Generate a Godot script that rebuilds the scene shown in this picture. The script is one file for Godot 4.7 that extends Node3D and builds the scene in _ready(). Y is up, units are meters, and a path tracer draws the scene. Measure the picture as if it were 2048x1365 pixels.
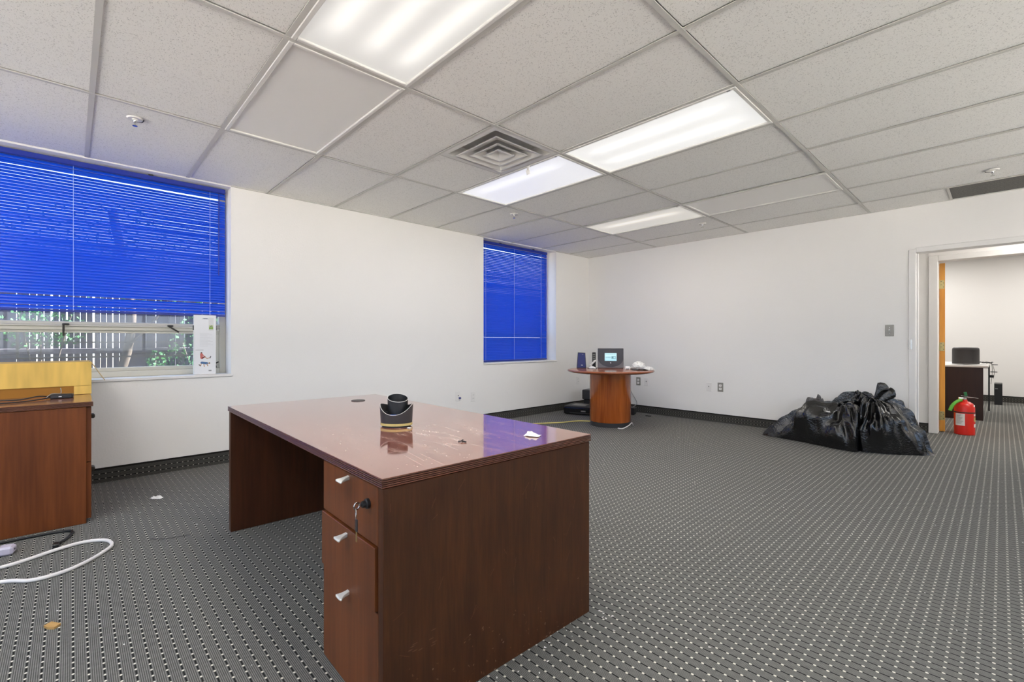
extends Node3D

const EYE := 1.05          # camera height
const CH := 2.391          # ceiling height
const XL := -4.6           # window wall
const ZB := -6.07          # back wall
const XR := 2.72
const ZF := 2.6
const PITCH := 0.03628     # carpet dot spacing
const LAMP_ENERGY := 1.0

var M := {}
var taken := {}
var rng := RandomNumberGenerator.new()

# ------------------------------------------------------------------ mesh builder
class MB:
	var v := PackedVector3Array()
	var n := PackedVector3Array()
	var u := PackedVector2Array()
	var ix := PackedInt32Array()
	var t := Transform3D()

	func at(o: Vector3, b := Basis()) -> MB:
		t = Transform3D(b, o)
		return self

	func vert(p: Vector3, nn: Vector3, uv := Vector2.ZERO) -> int:
		v.append(t * p)
		n.append((t.basis * nn).normalized())
		u.append(uv)
		return v.size() - 1

	# corners counter-clockwise seen from outside
	func quad(a: Vector3, b: Vector3, c: Vector3, d: Vector3, uvs := []) -> void:
		var nn := (b - a).cross(c - a)
		if nn.length() < 1e-12:
			nn = (c - a).cross(d - a)
		nn = nn.normalized()
		var q := uvs if uvs.size() == 4 else [Vector2(0, 1), Vector2(1, 1), Vector2(1, 0), Vector2(0, 0)]
		var i := vert(a, nn, q[0])
		vert(b, nn, q[1]); vert(c, nn, q[2]); vert(d, nn, q[3])
		ix.append_array(PackedInt32Array([i, i + 2, i + 1, i, i + 3, i + 2]))

	func tri(a: Vector3, b: Vector3, c: Vector3) -> void:
		var nn := (b - a).cross(c - a).normalized()
		var i := vert(a, nn, Vector2(0, 0))
		vert(b, nn, Vector2(1, 0)); vert(c, nn, Vector2(0, 1))
		ix.append_array(PackedInt32Array([i, i + 2, i + 1]))

	# box from lo to hi with chamfered edges
	func box(lo: Vector3, hi: Vector3, bev := 0.0) -> MB:
		var c := (lo + hi) / 2.0
		var h := (hi - lo) / 2.0
		if bev <= 0.0:
			for ax in 3:
				for s: float in [-1.0, 1.0]:
					var p := func(i: float, j: float) -> Vector3:
						var r := Vector3()
						r[ax] = s * h[ax]
						r[(ax + 1) % 3] = i * h[(ax + 1) % 3]
						r[(ax + 2) % 3] = j * h[(ax + 2) % 3]
						return c + r
					if s > 0:
						quad(p.call(-1, -1), p.call(1, -1), p.call(1, 1), p.call(-1, 1))
					else:
						quad(p.call(-1, -1), p.call(-1, 1), p.call(1, 1), p.call(1, -1))
			return self
		var b := minf(bev, minf(h.x, minf(h.y, h.z)) * 0.98)
		var k := func(sx: float, sy: float, sz: float, ax: int) -> Vector3:
			var r := Vector3(sx * (h.x - b), sy * (h.y - b), sz * (h.z - b))
			r[ax] = [sx, sy, sz][ax] * h[ax]
			return c + r
		for s: float in [-1.0, 1.0]:
			var f := [[k.call(s, -1, -1, 0), k.call(s, 1, -1, 0), k.call(s, 1, 1, 0), k.call(s, -1, 1, 0)],
				[k.call(-1, s, -1, 1), k.call(-1, s, 1, 1), k.call(1, s, 1, 1), k.call(1, s, -1, 1)],
				[k.call(-1, -1, s, 2), k.call(1, -1, s, 2), k.call(1, 1, s, 2), k.call(-1, 1, s, 2)]]
			for q: Array in f:
				if s > 0: quad(q[0], q[1], q[2], q[3])
				else: quad(q[0], q[3], q[2], q[1])
		for a: float in [-1.0, 1.0]:
			for e: float in [-1.0, 1.0]:
				_edge(k.call(a, e, -1, 0), k.call(a, e, 1, 0), k.call(a, e, 1, 1), k.call(a, e, -1, 1), c)
				_edge(k.call(a, -1, e, 0), k.call(a, 1, e, 0), k.call(a, 1, e, 2), k.call(a, -1, e, 2), c)
				_edge(k.call(-1, a, e, 1), k.call(1, a, e, 1), k.call(1, a, e, 2), k.call(-1, a, e, 2), c)
				for g: float in [-1.0, 1.0]:
					var p0: Vector3 = k.call(a, e, g, 0)
					var p1: Vector3 = k.call(a, e, g, 1)
					var p2: Vector3 = k.call(a, e, g, 2)
					if (p1 - p0).cross(p2 - p0).dot(p0 - c) > 0: tri(p0, p1, p2)
					else: tri(p0, p2, p1)
		return self

	func _edge(a: Vector3, b: Vector3, c: Vector3, d: Vector3, o: Vector3) -> void:
		if (b - a).cross(c - a).dot((a + c) / 2.0 - o) > 0: quad(a, b, c, d)
		else: quad(a, d, c, b)

	# rows of points, smooth normals; outward: +1 or -1 chooses the side
	func surf(rows: Array, closed: bool, flip := false) -> MB:
		var R := rows.size()
		var K: int = rows[0].size()
		var base := v.size()
		for i in R:
			for j in K:
				var p: Vector3 = rows[i][j]
				var dn: Vector3 = rows[mini(i + 1, R - 1)][j] - rows[maxi(i - 1, 0)][j]
				var jn := (j + 1) % K if closed else mini(j + 1, K - 1)
				var jp := (j - 1 + K) % K if closed else maxi(j - 1, 0)
				var dm: Vector3 = rows[i][jn] - rows[i][jp]
				var nn := dm.cross(dn)
				if nn.length() < 1e-12:
					var i2 := i + 1 if i == 0 else i - 1
					dm = rows[i2][jn] - rows[i2][jp]
					nn = dm.cross(dn)
				if flip: nn = -nn
				vert(p, nn.normalized() if nn.length() > 1e-14 else Vector3.UP, Vector2(float(j) / K, float(i) / maxi(1, R - 1)))
		for i in R - 1:
			for j in (K if closed else K - 1):
				var a := base + i * K + j
				var b := base + i * K + (j + 1) % K
				var c := base + (i + 1) * K + (j + 1) % K
				var d := base + (i + 1) * K + j
				if flip: ix.append_array(PackedInt32Array([a, b, c, a, c, d]))
				else: ix.append_array(PackedInt32Array([a, c, b, a, d, c]))
		return self

	func tube(pts: Array, r: float, seg := 8, caps := true) -> MB:
		var rows := []
		var up := Vector3.UP
		var prev := Vector3()
		for i in pts.size():
			var d: Vector3 = (pts[mini(i + 1, pts.size() - 1)] - pts[maxi(i - 1, 0)]).normalized()
			if i == 0:
				up = Vector3.UP if absf(d.y) < 0.9 else Vector3.RIGHT
				prev = d.cross(up).normalized()
			var side := (prev - d * prev.dot(d)).normalized()
			prev = side
			var oth := side.cross(d).normalized()
			var row := []
			for j in seg:
				var a := TAU * j / seg
				row.append(pts[i] + (side * cos(a) + oth * sin(a)) * r)
			rows.append(row)
		surf(rows, true, true)
		if caps:
			for e in [0, rows.size() - 1]:
				for j in range(1, seg - 1):
					if e == 0: tri(rows[e][0], rows[e][j], rows[e][j + 1])
					else: tri(rows[e][0], rows[e][j + 1], rows[e][j])
		return self

	# profile of (radius, height); corners sharper than 35 degrees stay sharp
	func lathe(prof: Array, seg := 32) -> MB:
		for i in prof.size() - 1:
			var a: Vector2 = prof[i]
			var b: Vector2 = prof[i + 1]
			var d := (b - a).normalized()
			var na := Vector2(d.y, -d.x)
			var nb := na
			if i > 0:
				var d0: Vector2 = (a - prof[i - 1]).normalized()
				if d0.dot(d) > 0.82: na = (na + Vector2(d0.y, -d0.x)).normalized()
			if i < prof.size() - 2:
				var d1: Vector2 = (prof[i + 2] - b).normalized()
				if d1.dot(d) > 0.82: nb = (nb + Vector2(d1.y, -d1.x)).normalized()
			var base := v.size()
			for j in seg + 1:
				var w := TAU * j / seg
				var cs := Vector3(cos(w), 0, sin(w))
				vert(cs * a.x + Vector3(0, a.y, 0), cs * na.x + Vector3(0, na.y, 0), Vector2(float(j) / seg, a.y))
				vert(cs * b.x + Vector3(0, b.y, 0), cs * nb.x + Vector3(0, nb.y, 0), Vector2(float(j) / seg, b.y))
			for j in seg:
				var p := base + j * 2
				ix.append_array(PackedInt32Array([p, p + 3, p + 1, p, p + 2, p + 3]))
		return self

	# polygon in x-y pulled along z from 0 to depth
	func extrude(poly: PackedVector2Array, depth: float) -> MB:
		if not Geometry2D.is_polygon_clockwise(poly):
			pass
		else:
			poly = poly.duplicate()
			poly.reverse()
		var tr := Geometry2D.triangulate_polygon(poly)
		for i in range(0, tr.size(), 3):
			var a := poly[tr[i]]
			var b := poly[tr[i + 1]]
			var c := poly[tr[i + 2]]
			if (b - a).cross(c - a) < 0:
				var s := b; b = c; c = s
			tri(Vector3(a.x, a.y, depth), Vector3(b.x, b.y, depth), Vector3(c.x, c.y, depth))
			tri(Vector3(a.x, a.y, 0), Vector3(c.x, c.y, 0), Vector3(b.x, b.y, 0))
		for i in poly.size():
			var a := poly[i]
			var b := poly[(i + 1) % poly.size()]
			quad(Vector3(a.x, a.y, 0), Vector3(b.x, b.y, 0), Vector3(b.x, b.y, depth), Vector3(a.x, a.y, depth))
		return self

	# profile of (outset, height) carried round a rectangle, closed on top and bottom
	func rect_sweep(hx: float, hz: float, prof: Array) -> MB:
		var ring := func(p: Vector2) -> Array:
			return [Vector3(-hx - p.x, p.y, -hz - p.x), Vector3(hx + p.x, p.y, -hz - p.x), Vector3(hx + p.x, p.y, hz + p.x), Vector3(-hx - p.x, p.y, hz + p.x)]
		for i in prof.size() - 1:
			var a: Array = ring.call(prof[i])
			var b: Array = ring.call(prof[i + 1])
			for j in 4:
				var k := (j + 1) % 4
				quad(a[k], a[j], b[j], b[k])
		var lo: Array = ring.call(prof[0])
		var hi: Array = ring.call(prof[prof.size() - 1])
		quad(lo[0], lo[1], lo[2], lo[3])
		quad(hi[3], hi[2], hi[1], hi[0])
		return self

	func mesh() -> ArrayMesh:
		var a := []
		a.resize(Mesh.ARRAY_MAX)
		a[Mesh.ARRAY_VERTEX] = v
		a[Mesh.ARRAY_NORMAL] = n
		a[Mesh.ARRAY_TEX_UV] = u
		a[Mesh.ARRAY_INDEX] = ix
		var m := ArrayMesh.new()
		m.add_surface_from_arrays(Mesh.PRIMITIVE_TRIANGLES, a)
		return m

# ------------------------------------------------------------------ scene helpers
func numbered(called: String) -> String:
	taken[called] = taken.get(called, -1) + 1
	return called if taken[called] == 0 else "%s_%03d" % [called, taken[called]]

func obj(called: String, mb: MB, mat: Material, parent: Node3D = self) -> MeshInstance3D:
	return inst(called, mb.mesh(), mat, parent)

func inst(called: String, mesh: Mesh, mat: Material, parent: Node3D = self, at := Vector3.ZERO, b := Basis()) -> MeshInstance3D:
	var o := MeshInstance3D.new()
	o.mesh = mesh
	o.material_override = mat
	o.name = numbered(called) if parent == self else called
	parent.add_child(o, true)
	o.transform = Transform3D(b, at)
	return o

func tag(o: Node3D, label: String, category: String, group := "") -> Node3D:
	o.set_meta("label", label)
	o.set_meta("category", category)
	if group: o.set_meta("group", group)
	return o

func thing(called: String, label: String, category: String, at := Vector3.ZERO, turn := 0.0, group := "") -> Node3D:
	var o := Node3D.new()
	o.name = numbered(called)
	add_child(o)
	o.position = at
	o.rotation.y = turn
	return tag(o, label, category, group)

func structure(called: String, mb: MB, mat: Material) -> MeshInstance3D:
	var o := obj(called, mb, mat)
	o.set_meta("kind", "structure")
	return o

func shell(called: String) -> Node3D:
	var o := Node3D.new()
	o.name = numbered(called)
	add_child(o)
	o.set_meta("kind", "structure")
	return o

func smooth(pts: Array, per := 6) -> Array:
	var out := []
	for i in pts.size() - 1:
		var p0: Vector3 = pts[maxi(i - 1, 0)]
		var p1: Vector3 = pts[i]
		var p2: Vector3 = pts[i + 1]
		var p3: Vector3 = pts[mini(i + 2, pts.size() - 1)]
		for k in per:
			out.append(p1.cubic_interpolate(p2, p0, p3, float(k) / per))
	out.append(pts[pts.size() - 1])
	return out

func rounded(w: float, h: float, r: float, seg := 5) -> PackedVector2Array:
	var p := PackedVector2Array()
	for q in 4:
		var cx := (w / 2 - r) * (1 if q in [0, 3] else -1)
		var cy := (h / 2 - r) * (1 if q in [0, 1] else -1)
		for k in seg + 1:
			var a := PI / 2 * (q + float(k) / seg)
			p.append(Vector2(cx + cos(a) * r, cy + sin(a) * r))
	return p

# ------------------------------------------------------------------ materials
func c8(r: float, g: float, b: float, a := 1.0) -> Color:
	return Color(r / 255.0, g / 255.0, b / 255.0, a)

func mat(col: Color, rough := 0.6, spec := 0.5, metal := 0.0) -> StandardMaterial3D:
	var m := StandardMaterial3D.new()
	m.albedo_color = col
	m.roughness = rough
	m.metallic_specular = spec
	m.metallic = metal
	return m

func tex(im: Image) -> ImageTexture:
	return ImageTexture.create_from_image(im)

func fnl(freq: float, s: int, oct := 3) -> FastNoiseLite:
	var f := FastNoiseLite.new()
	f.seed = s
	f.frequency = freq
	f.fractal_octaves = oct
	return f

func tri_mat(m: StandardMaterial3D, per_metre: float, offset := Vector3(0.5, 0.5, 0.5)) -> StandardMaterial3D:
	m.uv1_triplanar = true
	m.uv1_triplanar_sharpness = 8.0
	m.uv1_scale = Vector3.ONE * per_metre
	m.uv1_offset = offset
	return m

# veneer: grain runs along v (upright) or along u
func wood_image(dark: Color, light: Color, s: int, along_u: bool, size := 512) -> Image:
	var im := Image.create(size, size, false, Image.FORMAT_RGB8)
	var a := fnl(0.012, s, 4)
	var b := fnl(0.05, s + 3, 3)
	var c := fnl(0.006, s + 7, 2)
	for y in size:
		for x in size:
			var g := x if not along_u else y
			var l := y if not along_u else x
			var k := 0.5 + 0.55 * a.get_noise_2d(g * 3.0, l * 0.22) + 0.4 * b.get_noise_2d(g * 4.0, l * 0.18) + 0.3 * c.get_noise_2d(g, l * 0.6)
			im.set_pixel(x, y, dark.lerp(light, clampf(k, 0.0, 1.0)))
	return im

func wood(dark: Color, light: Color, s: int, along_u: bool, rough := 0.35, spec := 0.5) -> StandardMaterial3D:
	var m := mat(Color.WHITE, rough, spec)
	m.albedo_texture = tex(wood_image(dark, light, s, along_u))
	return tri_mat(m, 0.5)

func carpet_images() -> Array:
	var n := 8
	var p := 128
	var size := n * p
	var im := Image.create(size, size, false, Image.FORMAT_RGB8)
	var hi := Image.create(size, size, false, Image.FORMAT_L8)
	var fib := fnl(0.35, 5, 2)
	var big := fnl(0.012, 9, 2)
	for y in size:
		var py := (y % p) / float(p)
		var rib := 0.5 + 0.5 * cos(TAU * 7.0 * (py - 0.5))       # seven ribs to a row of dots
		var line := smoothstep(0.055, 0.03, absf(py - 0.5))       # dark line along the row of dots
		for x in size:
			var px := (x % p) / float(p)
			var f := fib.get_noise_2d(x * 0.6, y) * 0.5 + big.get_noise_2d(x, y) * 0.12
			var k := 0.60 + 0.46 * rib + 0.45 * f
			var col := Color(0.495 * k, 0.492 * k, 0.475 * k)
			col = col.lerp(Color(0.10, 0.10, 0.10), line)
			var d := Vector2((px - 0.5) / 0.135, (py - 0.5) / 0.105)
			var dot := smoothstep(1.15, 0.8, d.length() + 0.18 * f)
			col = col.lerp(Color(0.90, 0.885, 0.83) * (0.95 + 0.2 * f), dot)
			im.set_pixel(x, y, col)
			hi.set_pixel(x, y, Color.WHITE * clampf(0.25 + 0.4 * rib * (1.0 - line) + 0.3 * dot + 0.12 * f, 0, 1))
	hi.bump_map_to_normal_map(2.2)
	return [im, hi]

func tile_image(s: int) -> Image:
	var w := 1024
	var h := 512
	var im := Image.create(w, h, false, Image.FORMAT_RGB8)
	var r := RandomNumberGenerator.new()
	r.seed = s
	im.fill(Color(0.875, 0.86, 0.84))
	var g := fnl(0.3, s, 1)
	for y in h:
		for x in w:
			var k := 1.0 + 0.035 * g.get_noise_2d(x, y)
			im.set_pixel(x, y, Color(0.955 * k, 0.945 * k, 0.925 * k))
	for i in 5200:
		var p := Vector2(r.randf() * w, r.randf() * h)
		var a := r.randf_range(-0.9, 0.9) + (0.0 if r.randf() < 0.75 else 1.4)
		var dark := r.randf_range(0.60, 0.82)
		for k in r.randi_range(1, 7):
			im.set_pixel(posmod(int(p.x), w), posmod(int(p.y), h), Color(dark, dark * 0.98, dark * 0.95))
			a += r.randf_range(-0.5, 0.5)
			p += Vector2(cos(a), sin(a))
	return im

func ell(im: Image, cx: float, cy: float, rx: float, ry: float, col: Color) -> void:
	for y in range(maxi(0, int(cy - ry)), mini(im.get_height(), int(cy + ry) + 1)):
		for x in range(maxi(0, int(cx - rx)), mini(im.get_width(), int(cx + rx) + 1)):
			if pow((x - cx) / rx, 2) + pow((y - cy) / ry, 2) <= 1.0:
				im.set_pixel(x, y, col)

func stroke(im: Image, a: Vector2, b: Vector2, r: float, col: Color) -> void:
	var k := int(a.distance_to(b)) + 1
	for i in k + 1:
		var p := a.lerp(b, float(i) / k)
		ell(im, p.x, p.y, r, r, col)

func flat_print(im: Image, rough := 0.5) -> StandardMaterial3D:
	var m := mat(Color.WHITE, rough)
	m.albedo_texture = tex(im)
	return m

func make_materials() -> void:
	var ci := carpet_images()
	var c := mat(Color.WHITE, 0.95, 0.25)
	c.albedo_texture = tex(ci[0])
	c.normal_enabled = true
	c.normal_texture = tex(ci[1])
	c.normal_scale = 0.7
	var s := 1.0 / (8.0 * PITCH)
	# a row of dots stands at x = -1.0337, z = -1.2375 and, on the skirting, y = 0.029
	c.uv1_world_triplanar = true
	tri_mat(c, s, Vector3(0.5 / 8.0 + 1.0337 * s, 0.5 / 8.0 - 0.029 * s, 0.5 / 8.0 + 1.2375 * s))
	M.carpet = c
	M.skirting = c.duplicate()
	M.skirting.albedo_color = c8(176, 174, 171)  # same carpet, with the shade of the upright strip put into its tint
	M.binding = mat(c8(38, 36, 34), 0.9, 0.2)
	M.wall = mat(c8(240, 237, 233), 0.75, 0.35)
	var wn := NoiseTexture2D.new()
	wn.noise = fnl(0.06, 21, 3); wn.as_normal_map = true; wn.bump_strength = 1.2; wn.width = 256; wn.height = 256; wn.seamless = true
	M.wall.normal_enabled = true
	M.wall.normal_texture = wn
	M.wall.normal_scale = 0.25
	tri_mat(M.wall, 3.0)
	M.white_trim = mat(c8(232, 229, 225), 0.4, 0.5)
	M.frame_paint = mat(c8(205, 200, 186), 0.55, 0.45)
	M.tbar = mat(c8(206, 203, 196), 0.55, 0.4)
	M.slab = mat(c8(150, 150, 150), 0.9)
	M.tiles = []
	for i in 3:
		var t := mat(Color.WHITE, 0.95, 0.2)
		t.albedo_texture = tex(tile_image(40 + i))
		tri_mat(t, 1.0, Vector3(0.5 + 0.21 * i, 0.5, 0.5 + 0.37 * i))
		t.uv1_scale = Vector3(1.0 / 1.22, 1.0, 1.0 / 0.61)
		M.tiles.append(t)
	M.lens_off = mat(c8(236, 233, 228), 0.3, 0.5)
	M.white_metal = mat(c8(226, 223, 217), 0.4, 0.5)
	M.duct = mat(c8(216, 213, 207), 0.7)
	M.chrome = mat(c8(190, 190, 188), 0.25, 0.5, 1.0)
	M.satin = mat(c8(225, 223, 214), 0.42, 0.5, 0.35)
	M.dark_metal = mat(c8(60, 55, 48), 0.5, 0.5, 0.4)
	M.black = mat(c8(26, 26, 27), 0.45, 0.5)
	M.black_gloss = mat(c8(18, 18, 20), 0.18, 0.5)
	M.charcoal = mat(c8(52, 50, 50), 0.5, 0.5)
	M.cord_black = mat(c8(30, 30, 30), 0.5)
	M.cord_white = mat(c8(232, 228, 226), 0.5)
	M.cord_yellow = mat(c8(222, 205, 120), 0.55)
	M.lilac = mat(c8(196, 190, 208), 0.45)
	M.paper = mat(c8(238, 236, 232), 0.8)
	M.plate_white = mat(c8(235, 232, 228), 0.35)
	M.plate_grey = mat(c8(150, 147, 140), 0.4, 0.5, 0.3)
	M.slot = mat(c8(40, 38, 36), 0.6)
	# desk veneer, upright and lengthwise; the top carries dust and scuffs
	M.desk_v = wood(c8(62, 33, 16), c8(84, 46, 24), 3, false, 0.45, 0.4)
	M.desk_scuffed = mat(Color.WHITE, 0.45, 0.4)
	M.desk_scuffed.albedo_texture = tex(scuffed_end())
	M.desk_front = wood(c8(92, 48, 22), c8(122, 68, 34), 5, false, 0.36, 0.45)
	M.desk_edge = wood(c8(84, 50, 36), c8(112, 70, 50), 8, true, 0.3, 0.6)
	M.groove = mat(c8(34, 20, 15), 0.6)
	M.desk_top = desk_top_material()
	M.cred = wood(c8(92, 46, 18), c8(122, 66, 28), 12, false, 0.45, 0.4)
	M.cred_top = wood(c8(120, 76, 62), c8(142, 94, 78), 13, true, 0.14, 0.65)
	M.ped = wood(c8(140, 66, 20), c8(190, 104, 40), 17, false, 0.16, 0.6)
	M.round_top = wood(c8(132, 68, 38), c8(160, 90, 54), 18, true, 0.18, 0.6)
	M.dark_wood = wood(c8(36, 20, 16), c8(52, 30, 24), 22, false, 0.4, 0.5)
	M.door_edge = wood(c8(196, 128, 38), c8(222, 158, 58), 25, false, 0.4, 0.5)
	M.brass = mat(c8(176, 160, 110), 0.35, 0.5, 0.8)
	M.card = mat(Color.WHITE, 0.85, 0.3)
	M.card.albedo_texture = tex(card_image())
	tri_mat(M.card, 1.0)
	M.card_torn = mat(c8(160, 112, 52), 0.9, 0.2)
	M.card_in = mat(c8(196, 168, 122), 0.9, 0.2)
	# window blinds
	M.slat = mat(c8(20, 88, 222), 0.26, 0.55)
	M.slat.backlight_enabled = true
	M.slat.backlight = c8(14, 62, 182)
	M.rail_blue = mat(c8(26, 48, 150), 0.35, 0.5)
	M.ladder = mat(c8(150, 185, 240), 0.7)
	M.glass = mat(c8(225, 238, 245, 0.06), 0.02, 0.5)
	M.glass.transparency = BaseMaterial3D.TRANSPARENCY_ALPHA
	# outside
	M.picket = []
	for i in 3:
		M.picket.append(wood([c8(56, 54, 60), c8(48, 47, 54), c8(62, 58, 62)][i], [c8(78, 74, 82), c8(68, 66, 74), c8(84, 79, 84)][i], 30 + i, false, 0.9, 0.2))
	M.bark = wood(c8(52, 47, 43), c8(74, 68, 62), 36, false, 0.9, 0.2)
	M.leaf = mat(c8(34, 62, 40), 0.85, 0.2)
	M.leaf.backlight_enabled = true
	M.leaf.backlight = c8(24, 52, 24)
	M.ground = mat(c8(156, 154, 151), 0.95, 0.2)
	M.soil = mat(c8(58, 54, 48), 0.95, 0.2)
	# rubbish bags
	M.bag = mat(c8(14, 14, 15), 0.13, 0.6)
	var bn := NoiseTexture2D.new()
	bn.noise = fnl(0.02, 61, 4); bn.noise.fractal_type = FastNoiseLite.FRACTAL_RIDGED; bn.as_normal_map = true; bn.bump_strength = 8.0; bn.width = 512; bn.height = 512; bn.seamless = true
	M.bag.normal_enabled = true
	M.bag.normal_texture = bn
	M.bag.normal_scale = 0.28
	tri_mat(M.bag, 2.6)
	M.bag_thin = M.bag.duplicate()
	M.bag_thin.albedo_color = c8(88, 84, 82)
	M.red = mat(c8(214, 38, 26), 0.28, 0.5)
	M.green = mat(c8(96, 176, 60), 0.5)
	M.dark_green = mat(c8(30, 110, 62), 0.5)
	M.navy = mat(c8(34, 42, 104), 0.4)
	M.device = mat(c8(112, 106, 108), 0.3, 0.5, 0.3)
	M.device_dark = mat(c8(74, 72, 76), 0.25, 0.5, 0.3)
	M.tan = mat(c8(196, 176, 110), 0.6)
	M.piping = mat(c8(200, 198, 194), 0.6)
	M.blue_foam = mat(c8(70, 120, 205), 0.6)
	M.chip = wood(c8(180, 142, 88), c8(208, 172, 118), 44, true, 0.8, 0.2)
	M.mesh_grey = mat(Color.WHITE, 0.9, 0.2)
	M.mesh_grey.albedo_texture = tex(weave_image())
	tri_mat(M.mesh_grey, 6.0)

func weave_image() -> Image:
	var im := Image.create(256, 256, false, Image.FORMAT_RGB8)
	var f := fnl(0.05, 71, 3)
	for y in 256:
		for x in 256:
			var k := 0.46 + 0.08 * sin(x * TAU / 8.0) * sin(y * TAU / 8.0) + 0.12 * f.get_noise_2d(x * 3.0, y * 0.8) + 0.1 * f.get_noise_2d(x * 0.8 + 400.0, y * 3.0)
			im.set_pixel(x, y, Color(k, k * 0.985, k * 0.95))
	return im

func card_image() -> Image:
	var im := Image.create(256, 256, false, Image.FORMAT_RGB8)
	var f := fnl(0.02, 81, 3)
	for y in 256:
		for x in 256:
			var k := 1.0 + 0.10 * f.get_noise_2d(x * 2.5, y * 0.4)
			im.set_pixel(x, y, Color(0.885 * k, 0.735 * k, 0.40 * k))
	return im

func scuffed_end() -> Image:
	var im := wood_image(c8(60, 33, 15), c8(80, 45, 22), 4, false, 512)
	var r := RandomNumberGenerator.new()
	r.seed = 77
	for i in 120:    # chips and scratches gather along the foot of the panel
		var p := Vector2(r.randf() * 512, 512 - pow(r.randf(), 2.2) * 120 - 2)
		var col := c8(150, 110, 88) if r.randf() < 0.6 else c8(205, 190, 175)
		stroke(im, p, p + Vector2(r.randf_range(-3, 3), r.randf_range(-5, 2)), r.randf_range(0.4, 1.1), im.get_pixel(clampi(int(p.x), 0, 511), clampi(int(p.y), 0, 511)).lerp(col, r.randf_range(0.2, 0.7)))
	for i in 26:
		var p := Vector2(r.randf() * 512, r.randf() * 400)
		stroke(im, p, p + Vector2(r.randf_range(-18, 18), r.randf_range(-34, 34)), 0.6, c8(98, 60, 42))
	for i in 9:
		ell(im, 40 + r.randf() * 60, 330 + r.randf() * 40, 5, 1.2, c8(98, 64, 48))
	return im

func desk_top_material() -> StandardMaterial3D:
	var w := 1024
	var h := 512
	var base := wood_image(c8(122, 66, 50), c8(146, 84, 64), 6, true, 512)
	var im := Image.create(w, h, false, Image.FORMAT_RGB8)
	var ro := Image.create(w, h, false, Image.FORMAT_L8)
	var sm := fnl(0.012, 91, 4)
	var fi := fnl(0.12, 92, 3)
	for y in h:
		for x in w:
			var col := base.get_pixel(x / 2, y)
			# dust smears, thickest over the near end
			var zone := exp(-(pow((x - 800.0) / 190.0, 2) + pow((y - 250.0) / 190.0, 2)))
			var d := clampf(sm.get_noise_2d(x * 0.7, y * 2.2) * 1.5 + 0.1, 0, 1) * zone * clampf(0.6 + fi.get_noise_2d(x, y * 2.0), 0, 1)
			var film := clampf(0.5 + 0.7 * fi.get_noise_2d(x + 900.0, y), 0, 1) * 0.10
			im.set_pixel(x, y, col.lerp(c8(214, 200, 190), clampf(0.95 * d + film, 0, 0.8)))
			ro.set_pixel(x, y, Color.WHITE * clampf(0.085 + 0.03 * sm.get_noise_2d(x + 50.0, y) + 0.35 * d, 0.05, 0.8))
	var r := RandomNumberGenerator.new()
	r.seed = 5
	for i in 420:
		var p := Vector2(r.randf() * w, r.randf() * h)
		ell(im, p.x, p.y, r.randf_range(0.6, 1.5), r.randf_range(0.6, 1.5), c8(214, 202, 190))
	for i in 26:
		var p := Vector2(560 + r.randf() * 420, 90 + r.randf() * 330)
		stroke(im, p, p + Vector2(r.randf_range(20, 110), r.randf_range(-16, 16)), 0.7, c8(186, 156, 142))
	var m := mat(Color.WHITE, 1.0, 0.7)
	m.albedo_texture = tex(im)
	m.roughness_texture = tex(ro)
	m.clearcoat_enabled = true
	m.clearcoat = 0.8
	m.clearcoat_roughness = 0.05
	return m

# ------------------------------------------------------------------ scene
func _ready() -> void:
	rng.seed = 11
	camera_and_sky()
	sun()
	make_materials()
	room_shell()
	ceiling()
	windows()
	doorway_and_rooms_beyond()
	outside()
	fixtures()
	desk()
	credenza_and_box()
	round_table()
	table_things()
	floor_things_by_table()
	rubbish()
	wall_plates()
	desk_things()
	floor_bits()
	next_room_things()

func camera_and_sky() -> void:
	var cam := Camera3D.new()
	cam.name = "camera"
	add_child(cam)
	cam.position = Vector3(0, EYE, 0)
	cam.rotation_degrees = Vector3(0, 46.52, 0)
	cam.fov = rad_to_deg(2.0 * atan(682.5 / 929.0))
	cam.near = 0.05
	cam.far = 200.0
	cam.current = true
	var we := WorldEnvironment.new()
	we.name = "environment"
	var e := Environment.new()
	e.background_mode = Environment.BG_SKY
	var sky := Sky.new()
	var sm := ProceduralSkyMaterial.new()
	sm.sky_top_color = c8(150, 190, 240)
	sm.sky_horizon_color = c8(232, 240, 250)
	sm.ground_bottom_color = c8(150, 150, 145)
	sm.ground_horizon_color = c8(225, 228, 230)
	sm.sky_energy_multiplier = 1.5
	sm.ground_energy_multiplier = 1.5
	sky.sky_material = sm
	e.sky = sky
	e.tonemap_mode = Environment.TONE_MAPPER_LINEAR
	e.tonemap_exposure = 1.49
	e.sdfgi_enabled = true
	e.ssao_enabled = true
	e.ssil_enabled = true
	we.environment = e
	add_child(we)

func sun() -> void:
	var l := DirectionalLight3D.new()
	l.name = "sun"
	add_child(l)
	l.look_at_from_position(Vector3.ZERO, Vector3(-0.01, -0.8, 0.6))
	l.light_color = Color(1.0, 0.985, 0.96)
	l.light_energy = 27.0
	l.light_angular_distance = 0.53
	l.shadow_enabled = true

func area(parent: Node3D, at: Vector3, w: float, d: float, col: Color, energy: float) -> void:
	var l := AreaLight3D.new()
	l.name = "area_light"
	parent.add_child(l, true)
	l.position = at
	l.rotation_degrees = Vector3(-90, 0, 0)
	l.area_size = Vector2(w, d)
	l.light_color = col
	l.light_energy = energy
	l.shadow_enabled = true
	l.area_range = 14.0

const W1A := 1.35    # window 1 from z = 1.35 to -1.004
const W1B := -1.004
const W2A := -3.856  # window 2
const W2B := -5.271
const SILL := 0.766

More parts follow.
